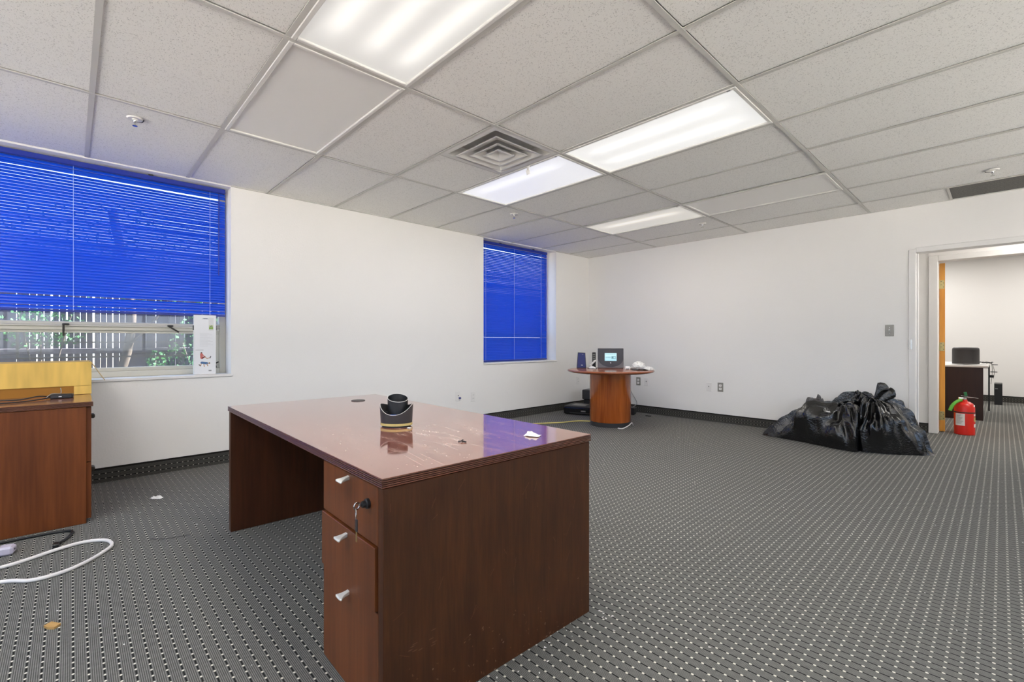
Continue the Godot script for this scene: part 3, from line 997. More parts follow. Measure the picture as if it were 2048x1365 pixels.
func doorway_and_rooms_beyond() -> void:
	var z := ZB
	var zi := ZB - 0.12
	# steel frame of the first opening: jamb, head, stop
	var d := shell("door_1")
	var fr := MB.new()
	fr.box(Vector3(-0.64, 0, zi - 0.012), Vector3(-0.585, 1.957, z + 0.012), 0.004)
	fr.box(Vector3(-0.585, 1.925, zi - 0.012), Vector3(0.62, 1.975, z + 0.012), 0.004)
	fr.box(Vector3(0.585, 0, zi - 0.012), Vector3(0.63, 1.925, z + 0.012), 0.004)
	obj("frame", fr, M.white_trim, d)
	obj("stop", MB.new().box(Vector3(-0.585, 0, zi + 0.02), Vector3(-0.572, 1.925, zi + 0.06), 0.003), M.white_trim, d)
	obj("strike_plate", MB.new().box(Vector3(-0.6415, 0.965, z - 0.02), Vector3(-0.639, 1.065, z + 0.0125), 0.001).box(Vector3(-0.626, 0.965, z + 0.0115), Vector3(-0.612, 1.065, z + 0.0135), 0.001), M.chrome, d)
	# passage between the two openings
	structure("wall_passage_left", MB.new().box(Vector3(-1.9, 0, -7.12), Vector3(-1.8, 2.75, zi)), M.wall)
	structure("wall_passage_right", MB.new().box(Vector3(1.6, 0, -7.12), Vector3(1.7, 2.75, zi)), M.wall)
	var w := MB.new()
	w.box(Vector3(-1.9, 0, -7.24), Vector3(-0.543, 2.75, -7.12))
	w.box(Vector3(-0.543, 1.99, -7.24), Vector3(0.5, 2.75, -7.12))
	w.box(Vector3(0.5, 0, -7.24), Vector3(XR, 2.75, -7.12))
	structure("wall_passage_far", w, M.wall)
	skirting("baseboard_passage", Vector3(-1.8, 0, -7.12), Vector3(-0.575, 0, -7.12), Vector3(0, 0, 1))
	structure("ceiling_passage", MB.new().box(Vector3(-1.9, CH, -7.12), Vector3(1.7, CH + 0.1, zi)), M.tiles[0])
	var d2 := shell("door_2")
	fr = MB.new()
	fr.box(Vector3(-0.578, 0, -7.255), Vector3(-0.497, 2.02, -7.105), 0.004)
	fr.box(Vector3(-0.497, 1.955, -7.255), Vector3(0.46, 2.02, -7.105), 0.004)
	fr.box(Vector3(0.44, 0, -7.255), Vector3(0.51, 1.955, -7.105), 0.004)
	obj("frame", fr, M.white_trim, d2)
	# door swung open into the next room, hinge edge in view
	var leaf := obj("leaf", MB.new().box(Vector3(-0.002, 0.012, -0.888), Vector3(0.045, 1.945, 0), 0.002), M.door_edge, d2)
	leaf.position = Vector3(-0.492, 0, -7.262)
	leaf.rotation.y = deg_to_rad(9.0)
	for y: float in [0.19, 0.985, 1.70]:
		obj("hinge", MB.new().box(Vector3(0.002, y - 0.05, -0.001), Vector3(0.041, y + 0.05, 0.0025), 0.001).at(Vector3(-0.004, y, 0.005)).lathe([Vector2(0, -0.05), Vector2(0.006, -0.05), Vector2(0.006, 0.05), Vector2(0, 0.05)], 10), M.brass, leaf)
		var sc := MB.new()
		for q in [[0.011, 0.034], [0.032, 0.016], [0.011, -0.004], [0.032, -0.03]]:
			sc.at(Vector3(q[0], y + q[1], 0.0032), Basis(Vector3.RIGHT, PI / 2)).lathe([Vector2(0, -0.001), Vector2(0.0042, -0.001), Vector2(0.0042, 0.001), Vector2(0, 0.001)], 8)
		obj("screw", sc, M.slot, leaf)
	# next room
	structure("wall_far", MB.new().box(Vector3(-3.2, 0, -11.75), Vector3(XR, 2.75, -11.6)), M.wall)
	structure("wall_far_left", MB.new().box(Vector3(-3.2, 0, -11.6), Vector3(-3.05, 2.75, -7.24)), M.wall)
	structure("wall_far_near", MB.new().box(Vector3(-3.2, 0, -7.24), Vector3(-1.9, 2.75, -7.12)), M.wall)
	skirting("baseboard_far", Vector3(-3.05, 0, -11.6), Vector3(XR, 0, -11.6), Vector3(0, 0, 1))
	var cl := shell("ceiling_far")
	obj("slab", MB.new().box(Vector3(-3.2, CH + 0.16, -11.6), Vector3(XR, CH + 0.3, -7.24)), M.slab, cl)
	var gx := [-3.05, -1.9, -0.68, 0.54, 1.76, XR]
	var gzz := [-7.24, -7.85, -8.46, -9.07, -9.68, -10.29, -10.90, -11.51, -11.6]
	for i in 5:
		for j in 8:
			if gzz[j] - gzz[j + 1] < 0.2: continue
			if (j == 2 or j == 5) and (i == 1 or i == 3): continue
			obj("tile", MB.new().box(Vector3(gx[i] + 0.011, CH + 0.15, gzz[j + 1] + 0.011), Vector3(gx[i + 1] - 0.011, CH + 0.165, gzz[j] - 0.011)), M.tiles[(i + j) % 3], cl)
	for i in range(1, 5):
		obj("main_runner", MB.new().box(Vector3(gx[i] - 0.012, CH + 0.146, -11.6), Vector3(gx[i] + 0.012, CH + 0.15, -7.24)), M.tbar, cl)
	for j in range(1, 8):
		obj("cross_tee", MB.new().box(Vector3(-3.05, CH + 0.147, gzz[j] - 0.012), Vector3(XR, CH + 0.15, gzz[j] + 0.012)), M.tbar, cl)
	for s in [[1, 2], [3, 2], [1, 5], [3, 5]]:
		far_light(Vector3((gx[s[0]] + gx[s[0] + 1]) / 2, CH + 0.15, (gzz[s[1]] + gzz[s[1] + 1]) / 2), "lit light panel in the ceiling of the room beyond the doorway", 1.6)
	far_light(Vector3(0.85, CH, (zi - 7.12) / 2), "lit light panel over the passage behind the doorway", 1.6)

func far_light(at: Vector3, label: String, energy: float) -> void:
	var o := thing("ceiling_light", label, "light", at, 0, "light panels beyond the doorway")
	var fr := MB.new()
	for s: float in [-1.0, 1.0]:
		fr.box(Vector3(-0.6, -0.012, s * 0.285 - 0.012), Vector3(0.6, 0.0, s * 0.285 + 0.012), 0.003)
		fr.box(Vector3(s * 0.588 - 0.012, -0.012, -0.273), Vector3(s * 0.588 + 0.012, 0.0, 0.273), 0.003)
	obj("door_frame", fr, M.white_metal, o)
	var lm := mat(c8(235, 235, 232), 0.35, 0.4)
	lm.emission_enabled = true
	lm.emission = Color.WHITE
	lm.emission_energy_multiplier = 0.72
	obj("lamp_lens", MB.new().box(Vector3(-0.576, -0.006, -0.273), Vector3(0.576, -0.002, 0.273)), lm, o)
	area(o, Vector3(0, -0.02, 0), 1.15, 0.54, Color(1, 0.99, 0.98), energy)

# ------------------------------------------------------------------ outside the window
func outside() -> void:
	structure("garden_soil", MB.new().box(Vector3(-45, -0.5, -30), Vector3(XL - 0.3, -0.3, 30)), M.soil)  # ground split off and made dark to cut bounce onto fence and window
	structure("ground", MB.new().box(Vector3(XL - 0.3, -0.5, ZF + 0.2), Vector3(45, -0.3, 30)).box(Vector3(XR + 0.2, -0.5, -30), Vector3(45, -0.3, ZF + 0.2)), M.ground)
	var f := thing("stockade_fence", "weathered grey wooden stockade fence seen through the large window", "fence", Vector3(-9.5, -0.3, 0))
	var pk := []
	for i in 3:
		var w := 0.031 + 0.0012 * i
		var poly := PackedVector2Array([Vector2(-w, 0), Vector2(w, 0), Vector2(w, 2.5), Vector2(0, 2.62), Vector2(-w, 2.5)])
		pk.append(MB.new().at(Vector3(-0.009, 0, 0), Basis(Vector3.UP, PI / 2)).extrude(poly, 0.018).mesh())
	var z := -4.2
	while z < 3.2:
		var k := rng.randi() % 3
		inst("picket", pk[k], M.picket[rng.randi() % 3], f, Vector3(rng.randf_range(-0.004, 0.004), 0, z), Basis(Vector3.RIGHT, rng.randf_range(-0.004, 0.004)))
		var clear := z > -0.70 and z < 0.36
		z += 0.0640 + (rng.randf_range(0.006, 0.018) if clear else rng.randf_range(-0.002, 0.001))
	for y: float in [0.45, 1.2, 2.2]:
		obj("rail", MB.new().box(Vector3(0.01, y - 0.04, -4.3), Vector3(0.055, y + 0.04, 3.3), 0.004), M.picket[0], f)
	for zz: float in [-3.4, -1.2, 1.1, 3.2]:
		obj("post", MB.new().box(Vector3(0.055, 0, zz - 0.045), Vector3(0.145, 2.4, zz + 0.045), 0.005), M.picket[1], f)
	# slim tree and climbing shrubs before the fence
	var t := thing("slim_tree", "slim pale tree trunk leaning in front of the grey fence", "tree", Vector3(-8.7, -0.3, -0.52))
	obj("trunk", MB.new().tube(smooth([Vector3(0, 0, 0.10), Vector3(0, 0.8, 0.02), Vector3(0.0, 1.3, -0.08), Vector3(0.02, 1.9, -0.1), Vector3(0, 3.2, 0.1)], 5), 0.055, 9), M.bark, t)
	obj("branch", MB.new().tube(smooth([Vector3(0, 1.3, -0.08), Vector3(0.05, 1.7, -0.4), Vector3(0.0, 2.4, -0.7)], 4), 0.02, 6), M.bark, t)
	foliage(t, "leaves", Vector3(0, 2.5, 0), Vector3(0.5, 0.7, 1.3), 900, 1)
	for s in [[Vector3(-8.9, -0.3, -1.55), Vector3(0.25, 0.62, 0.42), 1.12, 700, "leafy green shrub against the fence behind the white package", 2],
			[Vector3(-9.0, -0.3, 0.28), Vector3(0.2, 0.24, 0.42), 1.52, 420, "green climber hanging over the fence beside the slim tree", 3],
			[Vector3(-8.4, -0.3, -0.9), Vector3(0.16, 0.42, 0.18), 0.75, 320, "small bushy plant at the foot of the grey fence", 4]]:
		var b := thing("shrub", s[4], "shrub", s[0])
		for q in 3:
			var a: float = q * 2.1 + s[5]
			obj("stem", MB.new().tube(smooth([Vector3(0, 0, 0), Vector3(0.04 * cos(a), s[2] * 0.6, 0.12 * sin(a)), Vector3(0.08 * cos(a), s[2] + 0.2, 0.3 * sin(a))], 4), 0.009, 5), M.bark, b)
		foliage(b, "leaves", Vector3(0, s[2], 0), s[1], s[3], s[5])

func foliage(parent: Node3D, called: String, c: Vector3, r: Vector3, count: int, sd: int) -> void:
	var g := RandomNumberGenerator.new()
	g.seed = sd
	var mb := MB.new()
	for i in count:
		var d := Vector3(g.randfn(), g.randfn(), g.randfn())
		var p := c + d.limit_length(1.8) * r * 0.6
		var b := Basis.from_euler(Vector3(g.randf() * TAU, g.randf() * TAU, g.randf() * TAU))
		var l := g.randf_range(0.03, 0.055)
		mb.at(p, b)
		mb.quad(Vector3(0, 0, 0), Vector3(l * 0.45, l * 0.12, l * 0.5), Vector3(0, 0, l * 1.15), Vector3(-l * 0.45, l * 0.12, l * 0.5))
	var o := obj(called, mb, M.leaf, parent)
	o.set_meta("kind", "stuff")

# ------------------------------------------------------------------ the desk
func desk() -> void:
	var hx := 0.922
	var hz := 0.437
	var top := 0.688
	var o := thing("office_desk", "large mahogany desk with reeded top edge and three drawers", "desk", Vector3(-2.028, 0, -1.046), deg_to_rad(-1.25))
	# top: core with a reeded edge of five ribs, and the veneered face
	var prof := [Vector2(-0.012, top - 0.029)]
	for i in 5:
		var y := top - 0.028 + i * 0.0054
		prof.append_array([Vector2(-0.007, y), Vector2(-0.007, y + 0.0016), Vector2(-0.0012, y + 0.0017), Vector2(0.0, y + 0.0027), Vector2(0.0, y + 0.0042), Vector2(-0.0012, y + 0.0053)])
	prof.append(Vector2(-0.002, top - 0.0008))
	obj("reeded_edge", MB.new().rect_sweep(hx, hz, prof), M.desk_edge, o)
	var f := MB.new()
	f.quad(Vector3(-hx + 0.001, top, hz - 0.001), Vector3(hx - 0.001, top, hz - 0.001), Vector3(hx - 0.001, top, -hz + 0.001), Vector3(-hx + 0.001, top, -hz + 0.001), [Vector2(0, 1), Vector2(1, 1), Vector2(1, 0), Vector2(0, 0)])
	f.quad(Vector3(-hx + 0.001, top - 0.0008, hz - 0.001), Vector3(hx - 0.001, top - 0.0008, hz - 0.001), Vector3(hx - 0.001, top, hz - 0.001), Vector3(-hx + 0.001, top, hz - 0.001))
	f.quad(Vector3(hx - 0.001, top - 0.0008, hz - 0.001), Vector3(hx - 0.001, top - 0.0008, -hz + 0.001), Vector3(hx - 0.001, top, -hz + 0.001), Vector3(hx - 0.001, top, hz - 0.001))
	obj("desktop", f, M.desk_top, o)
	var u := top - 0.029
	# near end panel: core plus scuffed outer face with its own print of wear
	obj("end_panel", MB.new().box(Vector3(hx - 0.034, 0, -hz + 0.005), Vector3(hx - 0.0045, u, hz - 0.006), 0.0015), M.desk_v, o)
	var ef := MB.new()
	ef.quad(Vector3(hx - 0.004, 0.001, hz - 0.008), Vector3(hx - 0.004, 0.001, -hz + 0.007), Vector3(hx - 0.004, u - 0.004, -hz + 0.007), Vector3(hx - 0.004, u - 0.004, hz - 0.008))
	ef.quad(Vector3(hx - 0.0046, 0.001, -hz + 0.007), Vector3(hx - 0.0046, 0.001, hz - 0.008), Vector3(hx - 0.0046, u - 0.004, hz - 0.008), Vector3(hx - 0.0046, u - 0.004, -hz + 0.007))
	obj("end_veneer", ef, M.desk_scuffed, o)
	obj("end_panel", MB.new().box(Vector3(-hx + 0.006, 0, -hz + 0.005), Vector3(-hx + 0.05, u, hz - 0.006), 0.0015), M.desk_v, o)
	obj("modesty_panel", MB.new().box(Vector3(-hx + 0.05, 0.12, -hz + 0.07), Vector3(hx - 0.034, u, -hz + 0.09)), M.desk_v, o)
	# pedestal carcass
	var px0 := hx - 0.432
	var px1 := hx - 0.036
	var c := MB.new()
	c.box(Vector3(px0, 0.0, -hz + 0.1), Vector3(px0 + 0.02, u, hz - 0.03), 0.001)
	c.box(Vector3(px0 + 0.02, 0.03, -hz + 0.1), Vector3(px1, 0.05, hz - 0.03))
	c.box(Vector3(px0 + 0.02, 0.05, -hz + 0.1), Vector3(px1, u, -hz + 0.12))
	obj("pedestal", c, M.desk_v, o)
	var ys := [[0.012, 0.312], [0.316, 0.489], [0.494, u - 0.004]]
	for i in 3:
		var dz := [0.0, 0.006, 0.0]
		var zf: float = hz - 0.009 + dz[i]
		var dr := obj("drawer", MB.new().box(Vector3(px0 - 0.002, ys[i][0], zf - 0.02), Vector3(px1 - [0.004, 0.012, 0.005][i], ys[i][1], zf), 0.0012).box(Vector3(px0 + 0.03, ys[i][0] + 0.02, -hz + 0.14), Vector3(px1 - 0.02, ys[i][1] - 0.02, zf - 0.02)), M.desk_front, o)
		# flared tab pull
		var py: float = [0.296, 0.470, 0.640][i]
		var pl := []
		for k in 7:
			var s := k / 6.0
			var wdt := lerpf(0.007, 0.021, s * s)
			var th := lerpf(0.006, 0.0035, s)
			var yy := -0.006 * s
			var zz := zf + 0.030 * s
			var row := []
			for q in [[-1, 0.6], [-0.8, 1], [0.8, 1], [1, 0.6], [1, -0.6], [0.8, -1], [-0.8, -1], [-1, -0.6]]:
				row.append(Vector3((px0 + px1) / 2 + q[0] * wdt, py + yy + q[1] * th, zz))
			pl.append(row)
		var cap := []
		for q in pl[6]: cap.append(Vector3(lerpf((px0 + px1) / 2, q.x, 0.7), lerpf(py - 0.006, q.y, 0.5), zf + 0.033))
		pl.append(cap)
		var cc := []
		for q in cap: cc.append(Vector3((px0 + px1) / 2, py - 0.006, zf + 0.0335))
		pl.append(cc)
		obj("pull", MB.new().surf(pl, true, true), M.satin, dr)
		if i == 2:
			var lx := px1 - 0.062
			obj("lock", MB.new().at(Vector3(lx, 0.598, zf), Basis(Vector3.RIGHT, PI / 2)).lathe([Vector2(0, 0), Vector2(0.0145, 0.0), Vector2(0.014, 0.008), Vector2(0.0095, 0.010), Vector2(0.009, 0.019), Vector2(0, 0.019)], 18), M.black, dr)
			var key := MB.new()
			key.box(Vector3(lx - 0.0015, 0.594, zf + 0.019), Vector3(lx + 0.0015, 0.602, zf + 0.026))
			key.at(Vector3(lx, 0.598, zf + 0.034), Basis(Vector3.UP, 0.25)).tube(circle(0.009, Vector3.RIGHT), 0.0022, 6, false)
			key.at(Vector3(lx, 0.578, zf + 0.036), Basis(Vector3.UP, 1.2)).tube(circle(0.013, Vector3.RIGHT), 0.0012, 6, false)
			obj("key", key, M.chrome, dr)
			obj("key_fob", MB.new().box(Vector3(lx - 0.006, 0.528, zf + 0.033), Vector3(lx + 0.006, 0.563, zf + 0.037), 0.0015), M.charcoal, dr)
			obj("spare_key", MB.new().box(Vector3(lx - 0.003, 0.500, zf + 0.034), Vector3(lx + 0.0025, 0.530, zf + 0.036), 0.0006), M.brass, dr)
	# cable grommet
	obj("grommet", MB.new().at(Vector3(-0.66, top, -0.20)).lathe([Vector2(0.041, 0), Vector2(0.040, 0.003), Vector2(0.036, 0.0045), Vector2(0, 0.004)], 24), M.charcoal, o)

func circle(r: float, axis: Vector3, k := 18) -> Array:
	var out := []
	for i in k + 1:
		var a := TAU * i / k
		out.append(Vector3(0, cos(a), sin(a)) * r if axis == Vector3.RIGHT else (Vector3(cos(a), 0, sin(a)) * r if axis == Vector3.UP else Vector3(cos(a), sin(a), 0) * r))
	return out

# ------------------------------------------------------------------ credenza, cardboard box
func credenza_and_box() -> void:
	var o := thing("credenza", "reddish brown wooden credenza under the large window", "cabinet", Vector3(-4.06, 0, 0.36))
	var hx := 0.44
	var hz := 0.452
	var top := 0.70
	var prof := [Vector2(-0.012, top - 0.029)]
	for i in 4:
		var y := top - 0.028 + i * 0.0067
		prof.append_array([Vector2(-0.003, y + 0.0004), Vector2(0.0, y + 0.0025), Vector2(0.0, y + 0.0042), Vector2(-0.003, y + 0.0062)])
	prof.append(Vector2(-0.002, top - 0.0008))
	obj("reeded_edge", MB.new().rect_sweep(hx, hz, prof), M.desk_edge, o)
	obj("cabinet_top", MB.new().box(Vector3(-hx + 0.001, top - 0.001, -hz + 0.001), Vector3(hx - 0.001, top, hz - 0.001)), M.cred_top, o)
	obj("body", MB.new().box(Vector3(-hx + 0.01, 0.0, -hz + 0.03), Vector3(hx - 0.006, top - 0.029, hz - 0.006), 0.002), M.cred, o)
	for y in [[0.02, 0.345], [0.35, 0.665]]:
		var dr := obj("drawer", MB.new().box(Vector3(-hx + 0.02, y[0], -hz + 0.008), Vector3(hx - 0.03, y[1], -hz + 0.03), 0.0015), M.cred, o)
		obj("pull", MB.new().box(Vector3(0.20, y[1] - 0.085, -hz - 0.012), Vector3(0.26, y[1] - 0.06, -hz + 0.008), 0.006), M.dark_metal, dr)
	# cardboard tray box
	var b := thing("cardboard_box", "open yellow cardboard box on the credenza by the window", "box", Vector3(-4.315, top, 0.27))
	var bx := 0.165
	var bz := 0.366
	var bh := 0.212
	obj("front_wall", MB.new().box(Vector3(bx - 0.004, 0.058, -bz), Vector3(bx, bh, bz)), M.card, b)
	obj("torn_strip", MB.new().box(Vector3(bx - 0.008, 0.0, -bz + 0.002), Vector3(bx - 0.0045, 0.058, bz)), M.card_torn, b)
	obj("corner_strip", MB.new().box(Vector3(bx - 0.004, 0.002, -bz), Vector3(bx + 0.0005, 0.056, -bz + 0.085)), M.card, b)
	obj("back_wall", MB.new().box(Vector3(-bx, 0, -bz), Vector3(-bx + 0.004, bh, bz)), M.card_in, b)
	obj("end_wall", MB.new().box(Vector3(-bx + 0.004, 0, -bz), Vector3(bx - 0.0085, bh, -bz + 0.004)), M.card_in, b)
	obj("end_wall", MB.new().box(Vector3(-bx + 0.004, 0, bz - 0.004), Vector3(bx - 0.0085, bh, bz)), M.card_in, b)
	obj("base", MB.new().box(Vector3(-bx + 0.004, 0.0, -bz + 0.004), Vector3(bx - 0.0085, 0.004, bz - 0.004)), M.card_in, b)
	obj("rim_flap", MB.new().at(Vector3(0, bh, 0)).box(Vector3(bx - 0.028, -0.006, -bz + 0.03), Vector3(bx - 0.004, -0.002, bz)), M.card_in, b)
	obj("side_flap", MB.new().at(Vector3(0, bh - 0.004, -bz), Basis(Vector3.RIGHT, 0.5)).box(Vector3(-bx, -0.14, -0.0025), Vector3(bx, 0.0, 0.0015)), M.card_in, b)
	# black hub with leads
	var h := thing("power_adapter", "small black adapter with trailing cables in front of the cardboard box", "adapter", Vector3(-3.955, top, 0.042), deg_to_rad(-6))
	obj("case", MB.new().box(Vector3(-0.03, 0.0, -0.05), Vector3(0.03, 0.026, 0.05), 0.004), M.black, h)
	obj("badge", MB.new().box(Vector3(0.0298, 0.011, -0.002), Vector3(0.0308, 0.015, 0.012), 0.0003), M.paper, h)
	obj("lead", MB.new().tube(smooth([Vector3(0.0, 0.012, 0.05), Vector3(0.02, 0.02, 0.1), Vector3(0.045, 0.008, 0.17), Vector3(0.02, 0.006, 0.25), Vector3(0.06, 0.006, 0.35)], 6), 0.004, 6), M.cord_black, h)
	obj("lead", MB.new().tube(smooth([Vector3(0.02, 0.01, 0.05), Vector3(0.08, 0.006, 0.09), Vector3(0.16, 0.005, 0.16), Vector3(0.20, 0.005, 0.24), Vector3(0.17, 0.005, 0.34)], 6), 0.0035, 6), M.cord_black, h)
	obj("wire", MB.new().tube(smooth([Vector3(0.032, 0.004, 0.07), Vector3(0.01, 0.03, 0.045), Vector3(-0.03, 0.028, 0.01), Vector3(-0.045, 0.06, 0.012)], 5), 0.0025, 5), M.plate_grey, h)

# ------------------------------------------------------------------ round table in the corner
const RT := Vector3(-3.388, 0, -4.914)

func round_table() -> void:
	var o := thing("round_table", "round wooden table on a drum pedestal in the far corner", "table", RT)
	obj("plinth", MB.new().lathe([Vector2(0.0, 0.0), Vector2(0.248, 0.0), Vector2(0.248, 0.055), Vector2(0.0, 0.055)], 48), M.charcoal, o)
	obj("drum", MB.new().lathe([Vector2(0.0, 0.055), Vector2(0.252, 0.055), Vector2(0.2535, 0.058), Vector2(0.2535, 0.655), Vector2(0.0, 0.656)], 64), M.ped, o)
	obj("tabletop", MB.new().lathe([Vector2(0.0, 0.654), Vector2(0.46, 0.654), Vector2(0.50, 0.660), Vector2(0.525, 0.668), Vector2(0.533, 0.676), Vector2(0.533, 0.683), Vector2(0.527, 0.689), Vector2(0.515, 0.692), Vector2(0.0, 0.692)], 72), M.round_top, o)

func table_things() -> void:
	var y := 0.692
	# grey desk device with a lit display, turned to the room
	var face := deg_to_rad(36.0)
	var d := thing("desktop_device", "grey desktop device with a lit display on the round table", "device", Vector3(-3.53, y, -5.13), face)
	obj("body", MB.new().box(Vector3(-0.166, 0, -0.18), Vector3(0.166, 0.262, 0.0), 0.006), M.device, d)
	# U-shaped glossy front panel
	var u := PackedVector2Array()
	u.append(Vector2(-0.16, 0.256))
	for i in 17:
		var a := PI + PI * i / 16.0
		u.append(Vector2(0.16 * cos(a), 0.125 + 0.108 * sin(a)))
	u.append(Vector2(0.16, 0.256))
	obj("front_panel", MB.new().at(Vector3(0, 0, 0.0005)).extrude(u, 0.010), M.device_dark, d)
	obj("seam", MB.new().box(Vector3(0.020, 0.175, 0.0105), Vector3(0.0225, 0.256, 0.0112)), M.slot, d)
	var sm := mat(c8(120, 160, 170), 0.2)
	sm.emission_enabled = true
	sm.emission = Color.BLACK
	sm.emission_texture = tex(lcd_print())
	sm.emission_energy_multiplier = 0.55
	var sc := MB.new()
	sc.quad(Vector3(-0.076, 0.098, 0.0125), Vector3(0.076, 0.098, 0.0125), Vector3(0.076, 0.199, 0.0125), Vector3(-0.076, 0.199, 0.0125))
	obj("display_screen", sc, sm, d)
	obj("display_bezel", MB.new().box(Vector3(-0.079, 0.095, 0.0095), Vector3(0.079, 0.202, 0.0118), 0.001), M.black, d)
	obj("button", MB.new().at(Vector3(0, 0.07, 0.0105), Basis(Vector3.RIGHT, PI / 2)).lathe([Vector2(0, 0), Vector2(0.008, 0), Vector2(0.007, 0.003), Vector2(0, 0.004)], 14), M.chrome, d)
	# navy speaker
	var s := thing("speaker", "navy blue desktop speaker standing at the table edge", "speaker", Vector3(-3.83, y, -4.90), deg_to_rad(40))
	var bp := [Vector2(-0.062, 0), Vector2(0.062, 0), Vector2(0.050, 0.2), Vector2(-0.046, 0.205)]
	obj("cabinet", MB.new().at(Vector3(0, 0, -0.1)).extrude(PackedVector2Array(bp), 0.1), M.black, s)
	obj("grille", MB.new().at(Vector3(0, 0, 0.0)).extrude(PackedVector2Array([Vector2(-0.056, 0.006), Vector2(0.054, 0.006), Vector2(0.044, 0.194), Vector2(-0.041, 0.198)]), 0.006), M.navy, s)
	obj("emblem", MB.new().box(Vector3(-0.006, 0.034, 0.006), Vector3(0.018, 0.044, 0.0075), 0.0006), M.chrome, s)
	obj("emblem", MB.new().box(Vector3(0.006, 0.178, 0.006), Vector3(0.026, 0.182, 0.0072)), M.chrome, s)
	# remote control standing behind
	var r := thing("remote_control", "black remote control with grey buttons standing behind the speaker", "remote", Vector3(-3.79, y, -5.12), deg_to_rad(38))
	obj("case", MB.new().box(Vector3(-0.024, 0, -0.012), Vector3(0.024, 0.205, 0.010), 0.005), M.black, r)
	for j in 5:
		for i in 2:
			obj("button", MB.new().box(Vector3(-0.015 + i * 0.017, 0.065 + j * 0.026, 0.009), Vector3(-0.003 + i * 0.017, 0.079 + j * 0.026, 0.013), 0.002), M.plate_grey, r)
	# mouse and adapter
	var m := thing("computer_mouse", "pale computer mouse lying between speaker and grey device", "mouse", Vector3(-3.655, y, -4.90), deg_to_rad(80))
	obj("shell", blob(Vector3(0.035, 0.026, 0.058)), M.plate_white, m)
	obj("skirt", MB.new().box(Vector3(-0.034, 0, -0.056), Vector3(0.034, 0.006, 0.056), 0.003), M.charcoal, m)
	obj("lead", MB.new().tube(smooth([Vector3(0, 0.01, -0.055), Vector3(0.03, 0.006, -0.075), Vector3(0.06, 0.006, -0.07), Vector3(0.08, 0.006, -0.03)], 5), 0.004, 6), M.cord_black, m)
	var q := thing("handset", "pale handset propped against the side of the grey device", "phone", Vector3(-3.735, y + 0.058, -5.03), deg_to_rad(40))
	obj("case", MB.new().at(Vector3.ZERO, Basis(Vector3.FORWARD, -0.75)).box(Vector3(-0.055, 0, -0.02), Vector3(0.055, 0.022, 0.02), 0.007), M.plate_white, q)
	obj("keypad", MB.new().at(Vector3.ZERO, Basis(Vector3.FORWARD, -0.75)).box(Vector3(-0.042, 0.021, -0.013), Vector3(0.036, 0.0235, 0.013), 0.001), M.plate_grey, q)
	# heap of papers and a bundle of white leads, a white charger in front
	var pl := ["open printed booklet lying beside the grey device on the round table", "folded dark leaflet lying over the booklet on the round table"]
	for i in 2:
		var b := thing("booklet", pl[i], "booklet", Vector3([-3.20, -3.04][i], y, [-5.22, -5.03][i]), deg_to_rad([36, 60][i]))
		var k: float = [1.0, 0.68][i]
		var pg := []
		for z: float in [-0.08, 0.08]:
			pg.append([Vector3(-0.12, 0.004, z) * k, Vector3(-0.05, 0.03, z) * k, Vector3(0, 0.012, z) * k, Vector3(0.06, 0.028, z) * k, Vector3(0.12, 0.005, z) * k])
		obj("pages", MB.new().surf(pg, false, true), M.paper if i == 0 else M.charcoal, b)
		obj("cover", MB.new().box(Vector3(-0.125 * k, 0, -0.083 * k), Vector3(0.125 * k, 0.003, 0.083 * k)), M.charcoal if i == 0 else M.dark_wood, b)
	var w := thing("crumpled_paper", "crumpled white paper heaped behind the charger on the table", "paper", Vector3(-3.19, y + 0.030, -5.25), 0.5)
	obj("sheet", lump(Vector3(0.085, 0.065, 0.06), 5), M.paper, w)
	w = thing("crumpled_paper", "small crumpled grey-white wrapper at the far table edge", "paper", Vector3(-2.995, y + 0.002, -5.16), 0.2)
	obj("sheet", lump(Vector3(0.07, 0.04, 0.045), 9), M.plate_white, w)
	var ch := thing("charger", "white charger block with dark slot at the table edge", "charger", Vector3(-3.185, y, -4.99), deg_to_rad(34))
	obj("case", MB.new().box(Vector3(-0.032, 0, -0.03), Vector3(0.032, 0.045, 0.03), 0.01), M.plate_white, ch)
	obj("slot", MB.new().box(Vector3(-0.02, 0.010, 0.028), Vector3(0.018, 0.019, 0.0312), 0.001), M.slot, ch)

func lcd_print() -> Image:
	var im := Image.create(128, 84, false, Image.FORMAT_RGB8)
	im.fill(c8(206, 236, 242))
	im.fill_rect(Rect2i(0, 60, 128, 24), c8(178, 222, 234))
	for x in range(8, 120, 7):
		im.fill_rect(Rect2i(x, 12, 5, 5), c8(110, 150, 162))
	for x in range(10, 64, 8):
		im.fill_rect(Rect2i(x, 38, 6, 18), c8(122, 168, 182))
	im.fill_rect(Rect2i(72, 34, 48, 28), c8(60, 108, 122))
	ell(im, 104, 48, 11, 8, c8(190, 226, 232))
	ell(im, 84, 46, 6, 8, c8(20, 44, 54))
	return im

func blob(r: Vector3, seg := 20) -> MB:
	var rows := []
	for i in 9:
		var a := PI / 2 * i / 8.0
		var row := []
		for j in seg:
			var w := TAU * j / seg
			row.append(Vector3(cos(w) * cos(a) * r.x, maxf(0.0, sin(a)) * r.y + 0.004, sin(w) * cos(a) * r.z))
		rows.append(row)
	return MB.new().surf(rows, true, true)

